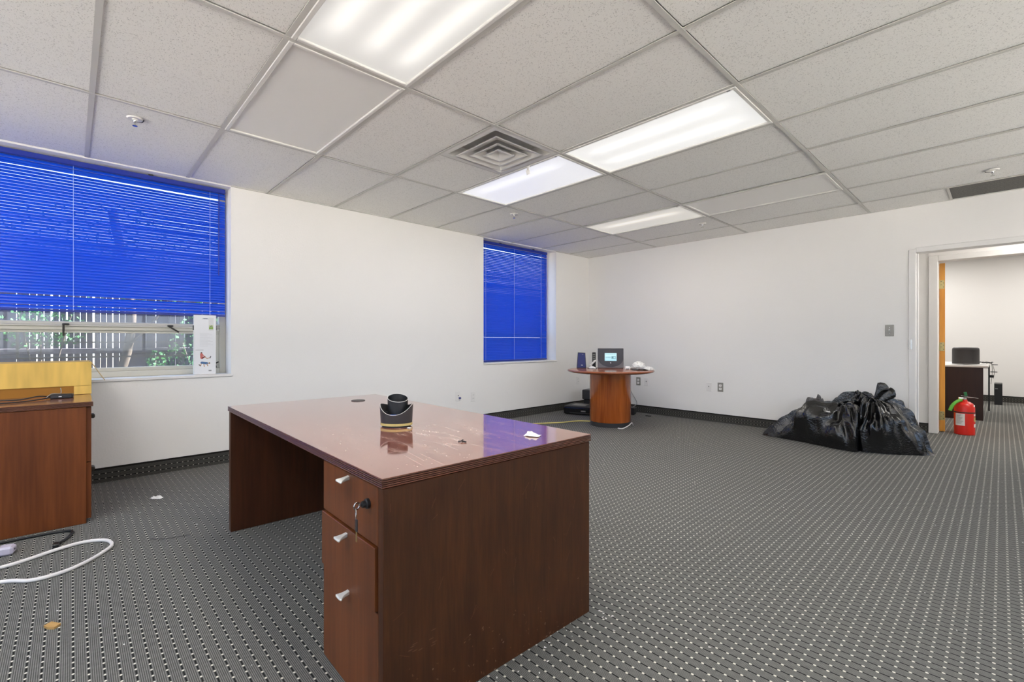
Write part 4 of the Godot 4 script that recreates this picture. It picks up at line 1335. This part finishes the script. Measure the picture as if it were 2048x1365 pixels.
func lump(r: Vector3, sd: int) -> MB:
	var f := fnl(1.3, sd, 3)
	f.fractal_type = FastNoiseLite.FRACTAL_RIDGED
	var rows := []
	for i in 12:
		var a := PI / 2 * i / 11.0
		var row := []
		for j in 28:
			var q := TAU * j / 28.0
			var d := Vector3(cos(q) * cos(a), sin(a), sin(q) * cos(a))
			row.append(d * r * (0.8 + 0.35 * f.get_noise_3dv(d * 1.5)) + Vector3(0, 0.002, 0))
		rows.append(row)
	return MB.new().surf(rows, true, true)

func floor_things_by_table() -> void:
	# flatbed printer on the floor behind the pedestal
	var p := thing("printer", "black flatbed printer on the carpet behind the round table", "printer", Vector3(-4.17, 0, -5.40), deg_to_rad(18))
	obj("base", MB.new().box(Vector3(-0.24, 0.01, -0.2), Vector3(0.24, 0.10, 0.2), 0.008), M.black_gloss, p)
	obj("lid", MB.new().box(Vector3(-0.236, 0.101, -0.195), Vector3(0.236, 0.122, 0.19), 0.006), M.charcoal, p)
	obj("lid_inlay", MB.new().box(Vector3(-0.16, 0.1215, -0.08), Vector3(0.05, 0.1235, 0.10), 0.001), M.plate_grey, p)
	obj("badge", MB.new().box(Vector3(0.02, 0.05, 0.1995), Vector3(0.09, 0.066, 0.2015), 0.0005), M.plate_grey, p)
	obj("paper_slot", MB.new().box(Vector3(-0.15, 0.02, 0.1985), Vector3(0.2, 0.036, 0.2008)), M.slot, p)
	for s in [[-0.2, -0.16], [0.2, -0.16], [-0.2, 0.16], [0.2, 0.16]]:
		obj("foot", MB.new().box(Vector3(s[0] - 0.015, 0, s[1] - 0.015), Vector3(s[0] + 0.015, 0.011, s[1] + 0.015)), M.slot, p)
	var q := thing("scanner", "boxy black machine standing behind the flatbed printer in the corner", "machine", Vector3(-4.17, 0, -5.76), deg_to_rad(10))
	obj("body", MB.new().box(Vector3(-0.2, 0, -0.12), Vector3(0.2, 0.17, 0.12), 0.008), M.black, q)
	obj("upper_case", MB.new().box(Vector3(-0.22, 0.172, -0.13), Vector3(0.2, 0.315, 0.13), 0.01), M.charcoal, q)
	obj("tray", MB.new().at(Vector3(0.08, 0.31, -0.06), Basis(Vector3.RIGHT, -0.35)).box(Vector3(-0.06, 0, -0.004), Vector3(0.08, 0.075, 0.004), 0.002), M.black, q)
	obj("sheet", MB.new().at(Vector3(-0.03, 0.312, 0.0), Basis(Vector3.RIGHT, -0.2)).box(Vector3(-0.05, 0, -0.0008), Vector3(0.03, 0.02, 0.0008)), M.cord_yellow, q)
	var ad := thing("adapter_block", "black adapter box on the carpet right behind the table drum", "adapter", Vector3(-3.68, 0, -5.80), deg_to_rad(20))
	obj("case", MB.new().box(Vector3(-0.09, 0, -0.07), Vector3(0.09, 0.10, 0.07), 0.006), M.black, ad)
	obj("top_plate", MB.new().box(Vector3(-0.085, 0.0995, -0.065), Vector3(0.085, 0.105, 0.065), 0.002), M.charcoal, ad)
	tag(obj("yellow_cable", MB.new().tube(smooth([Vector3(-4.10, 0.008, -4.15), Vector3(-3.955, 0.008, -4.40), Vector3(-3.87, 0.008, -4.56), Vector3(-3.80, 0.008, -4.79), Vector3(-3.70, 0.008, -4.87), Vector3(-3.655, 0.008, -4.885)], 6), 0.007, 7), M.cord_yellow), "yellow cable running over the carpet to the table pedestal", "cable")
	tag(obj("white_cable", MB.new().tube(smooth([Vector3(-3.16, 0.006, -4.745), Vector3(-3.11, 0.006, -4.765), Vector3(-3.09, 0.03, -4.86), Vector3(-3.105, 0.05, -4.96), Vector3(-3.125, 0.006, -5.02)], 6), 0.006, 7), M.cord_white), "short white cable curling at the foot of the table drum", "cable")
	tag(obj("wall_lead", MB.new().tube(smooth([Vector3(-3.85, 0.46, ZB + 0.012), Vector3(-3.80, 0.30, ZB + 0.02), Vector3(-3.70, 0.14, ZB + 0.025), Vector3(-3.66, 0.10, -5.87)], 6), 0.004, 6), M.plate_grey), "thin grey lead hanging down the back wall beside the table", "cable")
	tag(obj("cable_clip", MB.new().box(Vector3(-3.43, 0, -5.845), Vector3(-3.35, 0.012, -5.82), 0.003), M.slot), "tiny black clip lying on the carpet by the back skirting", "clip")

# ------------------------------------------------------------------ rubbish bags
func bag(called: String, label: String, outline: Array, knot: Vector3, bulge: float, pleats: int, sd: int, m: Material, tuft: Vector3) -> void:
	# outline: floor points going round; knot: where the neck is tied
	var ctr := Vector3.ZERO
	for p: Vector3 in outline: ctr += p
	ctr /= outline.size()
	var o := thing(called, label, "rubbish bag", ctr, 0, "black rubbish bags")
	var f := fnl(1.5, sd, 2)
	f.fractal_type = FastNoiseLite.FRACTAL_RIDGED
	var g := fnl(1.4, sd + 5, 2)
	var K := 200
	var R := 60
	var loop := []
	var closed := outline.duplicate()
	var n := outline.size()
	for j in K:
		var a := float(j) / K * n
		var i := int(a)
		var p: Vector3 = outline[i % n].cubic_interpolate(outline[(i + 1) % n], outline[(i - 1 + n) % n], outline[(i + 2) % n], a - i)
		loop.append(p - ctr)
	var kn := knot - ctr
	var far := 0.0
	var mean := 0.0
	for q: Vector3 in loop:
		var r := Vector2(q.x - kn.x, q.z - kn.z).length()
		far = maxf(far, r)
		mean += r / K
	var rows := []
	for i in R:
		var s := i / float(R - 1)
		var row := []
		for j in K:
			var th := TAU * j / K
			var ph := Vector3(cos(th), sin(th), 0)
			var fold := sin(th * pleats + 1.7 * sin(th * 2.0 + sd) + 1.6 * s) * 0.6 + sin(th * (pleats * 2 + 3) + sd - 1.5 * s) * 0.4
			var gx := pow(sin(s * PI / 2), 1.0)
			var reach := Vector2(loop[j].x - kn.x, loop[j].z - kn.z).length()
			var tip := smoothstep(mean * 1.1, far, reach) if far > mean * 1.35 else 0.0
			var yy := kn.y * pow(maxf(0.0, cos(s * PI / 2)), bulge * (1.0 + 2.4 * tip))
			var p := Vector3(kn.x, 0, kn.z).lerp(Vector3(loop[j].x, 0, loop[j].z), gx)
			p.y = yy
			var out := Vector3(loop[j].x - kn.x, 0, loop[j].z - kn.z).normalized()
			var nrm := (out * s + Vector3.UP * (1.0 - s * 0.9)).normalized()
			var near := pow(1.0 - s, 0.8) * smoothstep(0.0, 0.10, s)
			var mid := sin(minf(1.0, s * 1.02) * PI)
			var run := f.get_noise_3dv(ph * 1.1 + Vector3(0, 0, s * 0.55 + sd)) - 0.15     # folds running down from the knot
			var cross := f.get_noise_3dv(p * 1.5 + Vector3(sd, 0, 0)) - 0.1
			p += nrm * (fold * 0.034 * near + run * 0.060 * (0.35 * s * (1.0 - tip) + mid) * (1.0 - 0.6 * tip) + cross * 0.018 * mid + g.get_noise_3dv(p * 2.0) * 0.08 * mid)
			p.y = maxf(p.y, 0.003)
			row.append(p)
		rows.append(row)
	obj("sack", MB.new().surf(rows, true, true), m, o)
	# gathered neck above the knot
	var tr := []
	var td := tuft - ctr - kn
	var side := td.cross(Vector3(0.3, 0.1, 1)).normalized()
	var oth := side.cross(td.normalized()).normalized()
	for i in 12:
		var s := i / 11.0
		var row := []
		for j in 40:
			var th := TAU * j / 40.0
			var rr := lerpf(0.020, 0.075 if td.length() > 0.1 else 0.04, pow(s, 0.8)) * (1.0 + 0.42 * sin(th * 5.0 + sd + 2.0 * s) * (0.3 + s))
			if s > 0.85: rr *= 1.0 - (s - 0.85) * 3.5
			row.append(kn + Vector3(0, -0.01, 0) + td * s + (side * cos(th) + oth * sin(th) * 0.55) * rr + Vector3(0, 0.015 * sin(th * 3.0 + 5.0 * s), 0))
		tr.append(row)
	obj("neck", MB.new().surf(tr, true, true), m, o)
	var ring := []
	for i in 17:
		var a := TAU * i / 16.0
		ring.append(kn + td * 0.06 + (side * cos(a) + oth * sin(a)) * 0.024)
	obj("knot", MB.new().tube(ring, 0.014, 7, false), m, o)

func rubbish() -> void:
	bag("rubbish_bag", "grey glossy rubbish bag at the end of the heap away from the doorway", [Vector3(-1.60, 0, -5.88), Vector3(-1.44, 0, -5.85), Vector3(-1.28, 0, -5.88), Vector3(-1.24, 0, -5.94), Vector3(-1.40, 0, -6.01), Vector3(-1.58, 0, -5.99)], Vector3(-1.40, 0.39, -5.90), 0.45, 5, 3, M.bag_thin, Vector3(-1.34, 0.43, -5.90))
	bag("rubbish_bag", "black rubbish bag at the back of the heap with bulging top", [Vector3(-1.22, 0, -5.91), Vector3(-1.0, 0, -5.90), Vector3(-0.78, 0, -5.91), Vector3(-0.70, 0, -5.98), Vector3(-0.95, 0, -6.03), Vector3(-1.22, 0, -6.02)], Vector3(-1.02, 0.49, -5.94), 0.45, 7, 8, M.bag, Vector3(-1.06, 0.50, -5.94))
	bag("rubbish_bag", "black rubbish bag spread flat toward the carpet with a pointed corner", [Vector3(-1.84, 0, -5.60), Vector3(-1.42, 0, -5.50), Vector3(-0.96, 0, -5.36), Vector3(-0.97, 0, -5.66), Vector3(-1.10, 0, -5.80), Vector3(-1.48, 0, -5.76)], Vector3(-1.12, 0.40, -5.70), 0.66, 8, 21, M.bag, Vector3(-1.04, 0.45, -5.72))
	bag("rubbish_bag", "black rubbish bag with tall twisted neck beside the doorway frame", [Vector3(-0.95, 0, -5.46), Vector3(-0.76, 0, -5.48), Vector3(-0.42, 0, -5.72), Vector3(-0.60, 0, -5.85), Vector3(-0.78, 0, -5.84), Vector3(-0.93, 0, -5.76)], Vector3(-0.86, 0.455, -5.72), 0.60, 8, 34, M.bag, Vector3(-0.745, 0.60, -5.76))

# ------------------------------------------------------------------ plates and sockets on the walls
func plate(called: String, label: String, category: String, at: Vector3, out: Vector3, m: Material, style: int, group := "") -> void:
	var o := thing(called, label, category, at, 0.0 if out.z > 0 else PI / 2, group)
	obj("cover", MB.new().box(Vector3(-0.036, -0.058, 0), Vector3(0.036, 0.058, 0.006), 0.003), m, o)
	if style == 0:      # duplex socket
		for s: float in [-1.0, 1.0]:
			var face := obj("socket", MB.new().at(Vector3(0, s * 0.021, 0.0055)).extrude(rounded(0.034, 0.030, 0.010), 0.003), M.plate_white, o)
			for x: float in [-0.007, 0.007]:
				obj("slot", MB.new().box(Vector3(x - 0.0012, s * 0.021 - 0.002, 0.0083), Vector3(x + 0.0012, s * 0.021 + 0.007, 0.0088)), M.slot, face)
	elif style == 1:    # data jack
		obj("jack", MB.new().box(Vector3(-0.009, -0.002, 0.005), Vector3(0.009, 0.016, 0.009), 0.001), M.plate_white, o)
		obj("opening", MB.new().box(Vector3(-0.006, 0.001, 0.0088), Vector3(0.006, 0.012, 0.0094)), M.slot, o)
		obj("jack_tag", MB.new().box(Vector3(-0.004, -0.016, 0.0058), Vector3(0.004, -0.012, 0.0064)), M.plate_grey, o)
	else:               # toggle switch
		obj("toggle", MB.new().at(Vector3(0, 0.002, 0.006), Basis(Vector3.RIGHT, -0.5)).box(Vector3(-0.005, -0.006, 0), Vector3(0.005, 0.006, 0.014), 0.002), M.plate_white, o)
		for s: float in [-1.0, 1.0]:
			obj("screw", MB.new().at(Vector3(0, s * 0.03, 0.006), Basis(Vector3.RIGHT, PI / 2)).lathe([Vector2(0, -0.0005), Vector2(0.0035, -0.0005), Vector2(0.0035, 0.001), Vector2(0, 0.001)], 10), M.chrome, o)

func wall_plates() -> void:
	var bz := Vector3(0, 0, 1)
	plate("light_switch", "grey metal toggle switch plate beside the doorway", "switch", Vector3(-0.79, 1.157, ZB), bz, M.plate_grey, 2)
	plate("wall_socket", "pale grey duplex socket close to the round table on the back wall", "socket", Vector3(-3.689, 0.456, ZB), bz, M.plate_grey, 0)
	plate("data_jack", "white data jack plate close to the round table on the back wall", "socket", Vector3(-3.557, 0.457, ZB), bz, M.plate_white, 1)
	plate("data_jack", "white data jack plate in the middle of the back wall", "socket", Vector3(-2.644, 0.450, ZB), bz, M.plate_white, 1)
	plate("wall_socket", "dark grey duplex socket in the middle of the back wall", "socket", Vector3(-2.495, 0.454, ZB), bz, M.plate_grey, 0)
	var bx := Vector3(1, 0, 0)
	plate("data_jack", "white data jack plate on the window wall, with blue lead end", "socket", Vector3(XL, 0.372, -3.447), bx, M.plate_white, 1)
	plate("wall_socket", "white duplex socket on the wall under the small window", "socket", Vector3(XL, 0.345, -3.683), bx, M.plate_white, 0)
	plate("wall_socket", "white duplex socket above the black printer in the corner", "socket", Vector3(XL, 0.43, -5.797), bx, M.plate_white, 0)
	tag(obj("plug", MB.new().box(Vector3(XL + 0.006, 0.338, -3.472), Vector3(XL + 0.034, 0.360, -3.452), 0.003), mat(c8(84, 84, 140), 0.5)), "small blue plug hanging under the window wall jack plate", "plug")

# ------------------------------------------------------------------ things on the desk
func desk_things() -> void:
	var y := 0.6885
	var o := thing("pen_organizer", "black two-tier pen organizer with tan base on the desk", "organizer", Vector3(-1.775, y, -1.005), deg_to_rad(46))
	# tan base ring with a black foot
	obj("foot", oval_slab(0.060, 0.047, 0.0, 0.006), M.black, o)
	obj("base_ring", oval_slab(0.067, 0.052, 0.006, 0.016), M.tan, o)
	# lower bowl: wall with a dipping rim
	var rim := func(th: float) -> float:
		return 0.066 - 0.030 * pow(maxf(0.0, sin(th)), 1.6) + 0.012 * pow(absf(cos(th)), 3.0)
	var rows := []
	for i in 8:
		var s := i / 7.0
		var row := []
		for j in 48:
			var th := TAU * j / 48.0
			var r := 1.0 + 0.06 * s
			row.append(Vector3(0.066 * r * cos(th), lerpf(0.016, 0.016 + rim.call(th), s), 0.051 * r * sin(th)))
		rows.append(row)
	var inner := []
	for i in 8:
		var row := []
		for j in 48:
			var p: Vector3 = rows[7 - i][j]
			row.append(Vector3(p.x * 0.955, p.y, p.z * 0.955))
		inner.append(row)
	obj("bowl", MB.new().surf(rows, true, true).surf(inner, true, true), M.charcoal, o)
	var edge := []
	for j in 49: edge.append(rows[7][j % 48] * Vector3(0.98, 1, 0.98))
	obj("piping", MB.new().tube(edge, 0.0013, 5, false), M.piping, o)
	obj("bowl_floor", oval_slab(0.060, 0.046, 0.016, 0.046), M.black, o)
	# tall cup behind
	var cup := []
	var lift := func(th: float) -> float:
		return 0.117 + 0.014 * sin(th + 3.5)
	for i in 6:
		var s := i / 5.0
		var row := []
		for j in 36:
			var th := TAU * j / 36.0
			row.append(Vector3(0.002 + 0.043 * cos(th), lerpf(0.02, lift.call(th), s), -0.013 + 0.034 * sin(th)))
		cup.append(row)
	var cin := []
	for i in 6:
		var row := []
		for j in 36:
			var p: Vector3 = cup[5 - i][j]
			row.append(Vector3(0.004 + (p.x - 0.004) * 0.93, p.y, -0.014 + (p.z + 0.014) * 0.93))
		cin.append(row)
	obj("tall_cup", MB.new().surf(cup, true, true).surf(cin, true, true), M.black, o)
	var e2 := []
	for j in 37: e2.append(cup[5][j % 36])
	obj("piping", MB.new().tube(e2, 0.0012, 5, false), M.piping, o)
	obj("divider", MB.new().box(Vector3(-0.064, 0.022, -0.004), Vector3(-0.034, 0.062, -0.001)).box(Vector3(0.042, 0.022, -0.004), Vector3(0.064, 0.062, -0.001)), M.charcoal, o)
	var cl := [[-0.022, 0.026, 0.3], [0.006, 0.034, 3.3], [-0.008, 0.030, 2.9], [0.014, 0.029, 0.2]]
	for c in cl:
		var k := thing("paper_clip", "blue paper clip lying in the black pen organizer", "paper clip", o.position + Basis(Vector3.UP, deg_to_rad(46)) * Vector3(c[0], 0.0465, c[1]), c[2], "blue clips in the organizer")
		var pts := []
		for q in [[0, 0], [0.018, 0], [0.018, 0.007], [-0.004, 0.007], [-0.004, -0.003], [0.014, -0.003]]:
			pts.append(Vector3(q[0], 0.002, q[1]))
		obj("wire", MB.new().tube(smooth(pts, 3), 0.0019, 5), M.blue_foam, k)
	var gp := thing("eraser", "green eraser in the side pocket of the pen organizer", "eraser", o.position + Basis(Vector3.UP, deg_to_rad(46)) * Vector3(0.053, 0.0465, -0.012), 0.6)
	obj("rubber", MB.new().box(Vector3(-0.006, 0.0, -0.008), Vector3(0.006, 0.028, 0.008), 0.003), M.dark_green, gp)
	# scraps on the top
	var s := thing("tissue", "crumpled white tissue on the desk near the end panel", "tissue", Vector3(-1.232, y, -1.275), 0.4)
	obj("sheet", crumple(0.030, 0.022, 7), M.paper, s)
	s = thing("paper_scrap", "tiny white scrap beside the pen organizer on the desk", "scrap", Vector3(-1.69, y, -1.015), 0.2)
	obj("sheet", crumple(0.008, 0.007, 9), M.paper, s)
	tag(obj("dead_twig", MB.new().tube([Vector3(-1.345, y + 0.003, -1.03), Vector3(-1.330, y + 0.004, -1.012), Vector3(-1.312, y + 0.002, -1.02)], 0.0025, 5).tube([Vector3(-1.340, y + 0.002, -1.005), Vector3(-1.326, y + 0.004, -1.016)], 0.002, 5), M.slot), "tiny dark twig lying on the dusty desk top", "twig")

func oval(a: float, b: float) -> PackedVector2Array:
	var p := PackedVector2Array()
	for j in 40: p.append(Vector2(a * cos(TAU * j / 40.0), b * sin(TAU * j / 40.0)))
	return p

func oval_slab(a: float, b: float, y0: float, y1: float) -> MB:
	var m := MB.new().at(Vector3(0, y1, 0), Basis(Vector3.RIGHT, PI / 2))
	return m.extrude(oval(a, b), y1 - y0)

func crumple(rx: float, rz: float, sd: int) -> MB:
	var g := RandomNumberGenerator.new()
	g.seed = sd
	var rows := []
	for i in 7:
		var row := []
		for j in 7:
			var e := 1.0 if i in [0, 6] or j in [0, 6] else 0.0
			row.append(Vector3((j / 6.0 - 0.5) * 2 * rx + g.randf_range(-0.12, 0.12) * rx, 0.0006 + (0.15 if e > 0 else 1.0) * g.randf() * rx * 0.5, (i / 6.0 - 0.5) * 2 * rz + g.randf_range(-0.12, 0.12) * rz))
		rows.append(row)
	return MB.new().surf(rows, false, false)

# ------------------------------------------------------------------ odds and ends on the carpet
func floor_bits() -> void:
	tag(obj("extension_cable", MB.new().tube(smooth([Vector3(-3.12, 0.008, 0.50), Vector3(-3.165, 0.008, 0.238), Vector3(-3.195, 0.008, 0.15), Vector3(-3.245, 0.010, 0.042), Vector3(-3.27, 0.008, -0.05), Vector3(-3.225, 0.008, -0.128), Vector3(-3.13, 0.008, -0.150), Vector3(-3.045, 0.008, -0.11), Vector3(-2.965, 0.008, -0.045), Vector3(-2.912, 0.008, 0.03), Vector3(-2.905, 0.008, 0.125), Vector3(-2.975, 0.008, 0.224), Vector3(-3.0, 0.008, 0.45)], 7), 0.0085, 9), M.cord_white), "thick white cord looped on the carpet before the credenza", "cord")
	var p := thing("power_strip", "lilac white power strip end on the carpet by the credenza", "power strip", Vector3(-3.40, 0, 0.38), deg_to_rad(-12))
	obj("case", MB.new().box(Vector3(-0.03, 0, -0.18), Vector3(0.03, 0.042, 0.18), 0.009), M.lilac, p)
	obj("end_screw", MB.new().box(Vector3(-0.004, 0.018, -0.1815), Vector3(0.004, 0.026, -0.1795)), M.slot, p)
	for i in 4:
		obj("outlet", MB.new().box(Vector3(-0.016, 0.0415, -0.13 + i * 0.08), Vector3(0.016, 0.0432, -0.09 + i * 0.08), 0.001), M.plate_grey, p)
	tag(obj("black_cord", MB.new().tube(smooth([Vector3(-3.55, 0.007, 0.42), Vector3(-3.555, 0.007, 0.2), Vector3(-3.545, 0.007, 0.06), Vector3(-3.51, 0.007, 0.0), Vector3(-3.44, 0.007, 0.004), Vector3(-3.37, 0.007, 0.03), Vector3(-3.335, 0.007, 0.055)], 6), 0.007, 7).box(Vector3(-3.345, 0, 0.045), Vector3(-3.30, 0.018, 0.07), 0.004), M.cord_black), "black cord with plug curling along the foot of the credenza", "cord")
	var c := thing("wood_chip", "small broken piece of tan wood on the carpet", "wood chip", Vector3(-2.40, 0, 0.052), 0.5)
	obj("piece", flat_piece([Vector2(-0.026, -0.012), Vector2(0.02, -0.016), Vector2(0.028, 0.008), Vector2(0.006, 0.016), Vector2(-0.022, 0.013)], 0.008), M.chip, c)
	c = thing("paper_scrap", "white paper scrap on the carpet between the credenza and desk", "scrap", Vector3(-3.882, 0, -0.414), 0.7)
	obj("sheet", crumple(0.034, 0.022, 3), M.paper, c)
	tag(obj("hair_strand", MB.new().tube(smooth([Vector3(-3.10, 0.003, -0.30), Vector3(-3.06, 0.003, -0.34), Vector3(-3.03, 0.003, -0.40), Vector3(-3.02, 0.003, -0.47)], 5), 0.0012, 4), M.slot), "fine dark thread lying on the carpet before the desk", "thread")
	# lint all over the carpet
	var g := RandomNumberGenerator.new()
	g.seed = 404
	var mb := MB.new()
	for i in 420:
		var q := Vector3(g.randf_range(-4.4, 0.6), 0.002, g.randf_range(-5.9, 0.2))
		if i < 120: q = Vector3(-1.07 + g.randfn() * 0.05, 0.002, g.randf_range(-1.5, -0.6))
		if i < 60: q = Vector3(g.randf_range(-2.0, 0.3), 0.002, g.randf_range(-5.4, -2.0))
		if q.x < -1.085 and q.x > -3.0 and q.z < -0.57 and q.z > -1.53 or q.x < -3.55 and q.z > -0.15: continue
		mb.at(q, Basis.from_euler(Vector3(g.randf_range(-0.3, 0.3), g.randf() * TAU, 0)))
		var l := g.randf_range(0.0015, 0.005)
		mb.quad(Vector3(-l, 0, l * 0.4), Vector3(l, 0.001, l * 0.6), Vector3(l * 0.8, 0, -l * 0.5), Vector3(-l * 0.9, 0.001, -l * 0.4))
	var o := obj("lint", mb, M.paper)
	tag(o, "scattered white lint and crumbs on the dotted carpet", "lint")
	o.set_meta("kind", "stuff")

func flat_piece(poly: Array, th: float) -> MB:
	return MB.new().at(Vector3(0, th, 0), Basis(Vector3.RIGHT, PI / 2)).extrude(PackedVector2Array(poly), th)

# ------------------------------------------------------------------ things seen through the doorway
func next_room_things() -> void:
	# extinguisher
	var e := thing("fire_extinguisher", "red fire extinguisher with green hose on the passage floor", "fire extinguisher", Vector3(-0.29, 0, -7.30), deg_to_rad(15))
	obj("cylinder", MB.new().lathe([Vector2(0.0, 0.0), Vector2(0.082, 0.0), Vector2(0.087, 0.006), Vector2(0.087, 0.30), Vector2(0.083, 0.325), Vector2(0.070, 0.348), Vector2(0.048, 0.364), Vector2(0.026, 0.372), Vector2(0.022, 0.39), Vector2(0.0, 0.39)], 36), M.red, e)
	obj("band", MB.new().lathe([Vector2(0.0875, 0.244), Vector2(0.0895, 0.246), Vector2(0.0895, 0.254), Vector2(0.0875, 0.256)], 36), M.slot, e)
	obj("instruction_label", wrap_label(0.0878, 0.105, 0.238, 1.75, 2.75), flat_print(ext_label(), 0.4), e)
	for s in [[0.29, 0.335, M.paper, 0.084], [0.215, 0.236, M.paper, 0.0878], [0.155, 0.20, M.tan, 0.0878], [0.09, 0.125, M.paper, 0.0878]]:
		obj("sticker", wrap_label(s[3], s[0], s[1], 0.25, 0.75), s[2], e)
	obj("valve", MB.new().at(Vector3(0, 0.385, 0)).lathe([Vector2(0.0, 0.0), Vector2(0.02, 0.0), Vector2(0.02, 0.03), Vector2(0.0, 0.032)], 16).at(Vector3(-0.03, 0.40, 0), Basis(Vector3.BACK, PI / 2)).lathe([Vector2(0.0, -0.02), Vector2(0.016, -0.02), Vector2(0.016, 0.02), Vector2(0.0, 0.02)], 14), M.chrome, e)
	obj("lever", MB.new().at(Vector3(0, 0.425, 0), Basis(Vector3.BACK, -0.16)).box(Vector3(-0.03, 0, -0.008), Vector3(0.115, 0.005, 0.008), 0.002), M.chrome, e)
	obj("carry_handle", MB.new().at(Vector3(0, 0.408, 0), Basis(Vector3.BACK, 0.05)).box(Vector3(-0.02, 0, -0.009), Vector3(0.075, 0.005, 0.009), 0.002), M.chrome, e)
	obj("pull_tab", MB.new().at(Vector3(0.01, 0.43, 0.004), Basis(Vector3.BACK, 0.15)).box(Vector3(-0.012, 0, -0.006), Vector3(0.014, 0.045, 0.006), 0.003), M.dark_green, e)
	obj("hose", MB.new().tube(smooth([Vector3(-0.03, 0.385, 0.02), Vector3(-0.075, 0.365, 0.045), Vector3(-0.115, 0.32, 0.06), Vector3(-0.135, 0.265, 0.065)], 6), 0.017, 10), M.green, e)
	# dark desk in the next room
	var d := thing("computer_table", "dark brown table with white top in the room beyond", "table", Vector3(-0.62, 0, -9.34))
	obj("table_top", MB.new().box(Vector3(-0.5, 0.70, -0.68), Vector3(0.50, 0.725, 0.665), 0.003), M.plate_white, d)
	obj("end_panel", MB.new().box(Vector3(-0.48, 0, 0.615), Vector3(0.452, 0.70, 0.645), 0.002), M.dark_wood, d)
	for x: float in [-0.46, 0.497]:
		obj("leg", MB.new().box(Vector3(x - 0.018, 0, -0.65), Vector3(x, 0.70, -0.632), 0.002), M.black, d)
	obj("rail", MB.new().box(Vector3(-0.47, 0.64, -0.648), Vector3(0.479, 0.66, -0.636)), M.black, d)
	# rounded black case on it
	var c := thing("printer", "rounded dark grey machine on the white table beyond the doorway", "machine", Vector3(-0.345, 0.725, -8.98), deg_to_rad(4))
	var rows := []
	for q in [[0.0, 1.0, 0.0], [0.01, 1.0, 1.0], [0.20, 1.0, 1.0], [0.225, 0.97, 0.97], [0.235, 0.88, 0.9], [0.237, 0.0, 0.0]]:
		var row := []
		for pnt in rounded(0.275 * maxf(q[1], 0.001), 0.24 * maxf(q[1], 0.001), 0.11 * maxf(q[1], 0.001), 8):
			row.append(Vector3(pnt.x, q[0], -pnt.y))
		rows.append(row)
	obj("case", MB.new().surf(rows.slice(1), true, false), M.charcoal, c)
	obj("lid_seam", MB.new().at(Vector3(0, 0.19, 0.1205)).box(Vector3(-0.09, 0, 0), Vector3(0.09, 0.003, 0.001)), M.slot, c)
	# leads hanging off the table
	var l := thing("cable_tangle", "tangle of black leads spilling over the white table end", "cable", Vector3(-0.175, 0.727, -9.24))
	for k in 6:
		var pts := []
		for i in 7:
			var a := i * 1.15 + k * 1.7
			pts.append(Vector3(-0.06 + 0.022 * i + 0.02 * sin(a), 0.012 + 0.016 * absf(sin(a * 1.3)), 0.10 * cos(a) - 0.03 * k))
		obj("lead", MB.new().tube(smooth(pts, 4), 0.004, 5), M.cord_black, l)
	for q in [[0.07, 0.28, -0.10], [0.09, 0.22, -0.30]]:
		obj("hanging_lead", MB.new().tube(smooth([Vector3(0.02, 0.006, q[2]), Vector3(0.075, 0.002, q[2]), Vector3(q[0] + 0.012, -q[1] * 0.5, q[2]), Vector3(q[0], -q[1], q[2])], 4), 0.003, 5), M.plate_grey, l)
	obj("lead_plug", MB.new().box(Vector3(0.055, -0.19, -0.115), Vector3(0.10, -0.155, -0.085), 0.006), M.black, l)
	for q in [[0.0, -0.085, 0.42], [0.07, -0.02, -0.45]]:
		obj("stray_plug", MB.new().box(Vector3(0.07, q[1] - 0.005, q[2] - 0.01), Vector3(0.135, q[1] + 0.004, q[2] + 0.01), 0.002), M.black, l)
	# black tower by the far wall
	var t := thing("subwoofer", "narrow black speaker box on the floor at the far wall", "speaker", Vector3(-0.045, 0, -11.2))
	obj("cabinet", MB.new().box(Vector3(-0.042, 0, -0.17), Vector3(0.052, 0.345, 0.17), 0.004), M.black, t)
	obj("badge", MB.new().box(Vector3(-0.032, 0.26, 0.1695), Vector3(0.0, 0.272, 0.1712)), M.chrome, t)

func wrap_label(r: float, y0: float, y1: float, a0: float, a1: float) -> MB:
	var m := MB.new()
	for i in 8:
		var p := lerpf(a0, a1, i / 8.0)
		var q := lerpf(a0, a1, (i + 1) / 8.0)
		var u0 := 1.0 - i / 8.0
		var u1 := 1.0 - (i + 1) / 8.0
		m.quad(Vector3(r * cos(q), y0, r * sin(q)), Vector3(r * cos(p), y0, r * sin(p)), Vector3(r * cos(p), y1, r * sin(p)), Vector3(r * cos(q), y1, r * sin(q)), [Vector2(u1, 1), Vector2(u0, 1), Vector2(u0, 0), Vector2(u1, 0)])
	return m

func ext_label() -> Image:
	var im := Image.create(64, 96, false, Image.FORMAT_RGB8)
	im.fill(c8(232, 226, 222))
	for y in range(10, 84, 7):
		im.fill_rect(Rect2i(8, y, 24 + (y * 13) % 24, 3), c8(168, 164, 160))
	return im
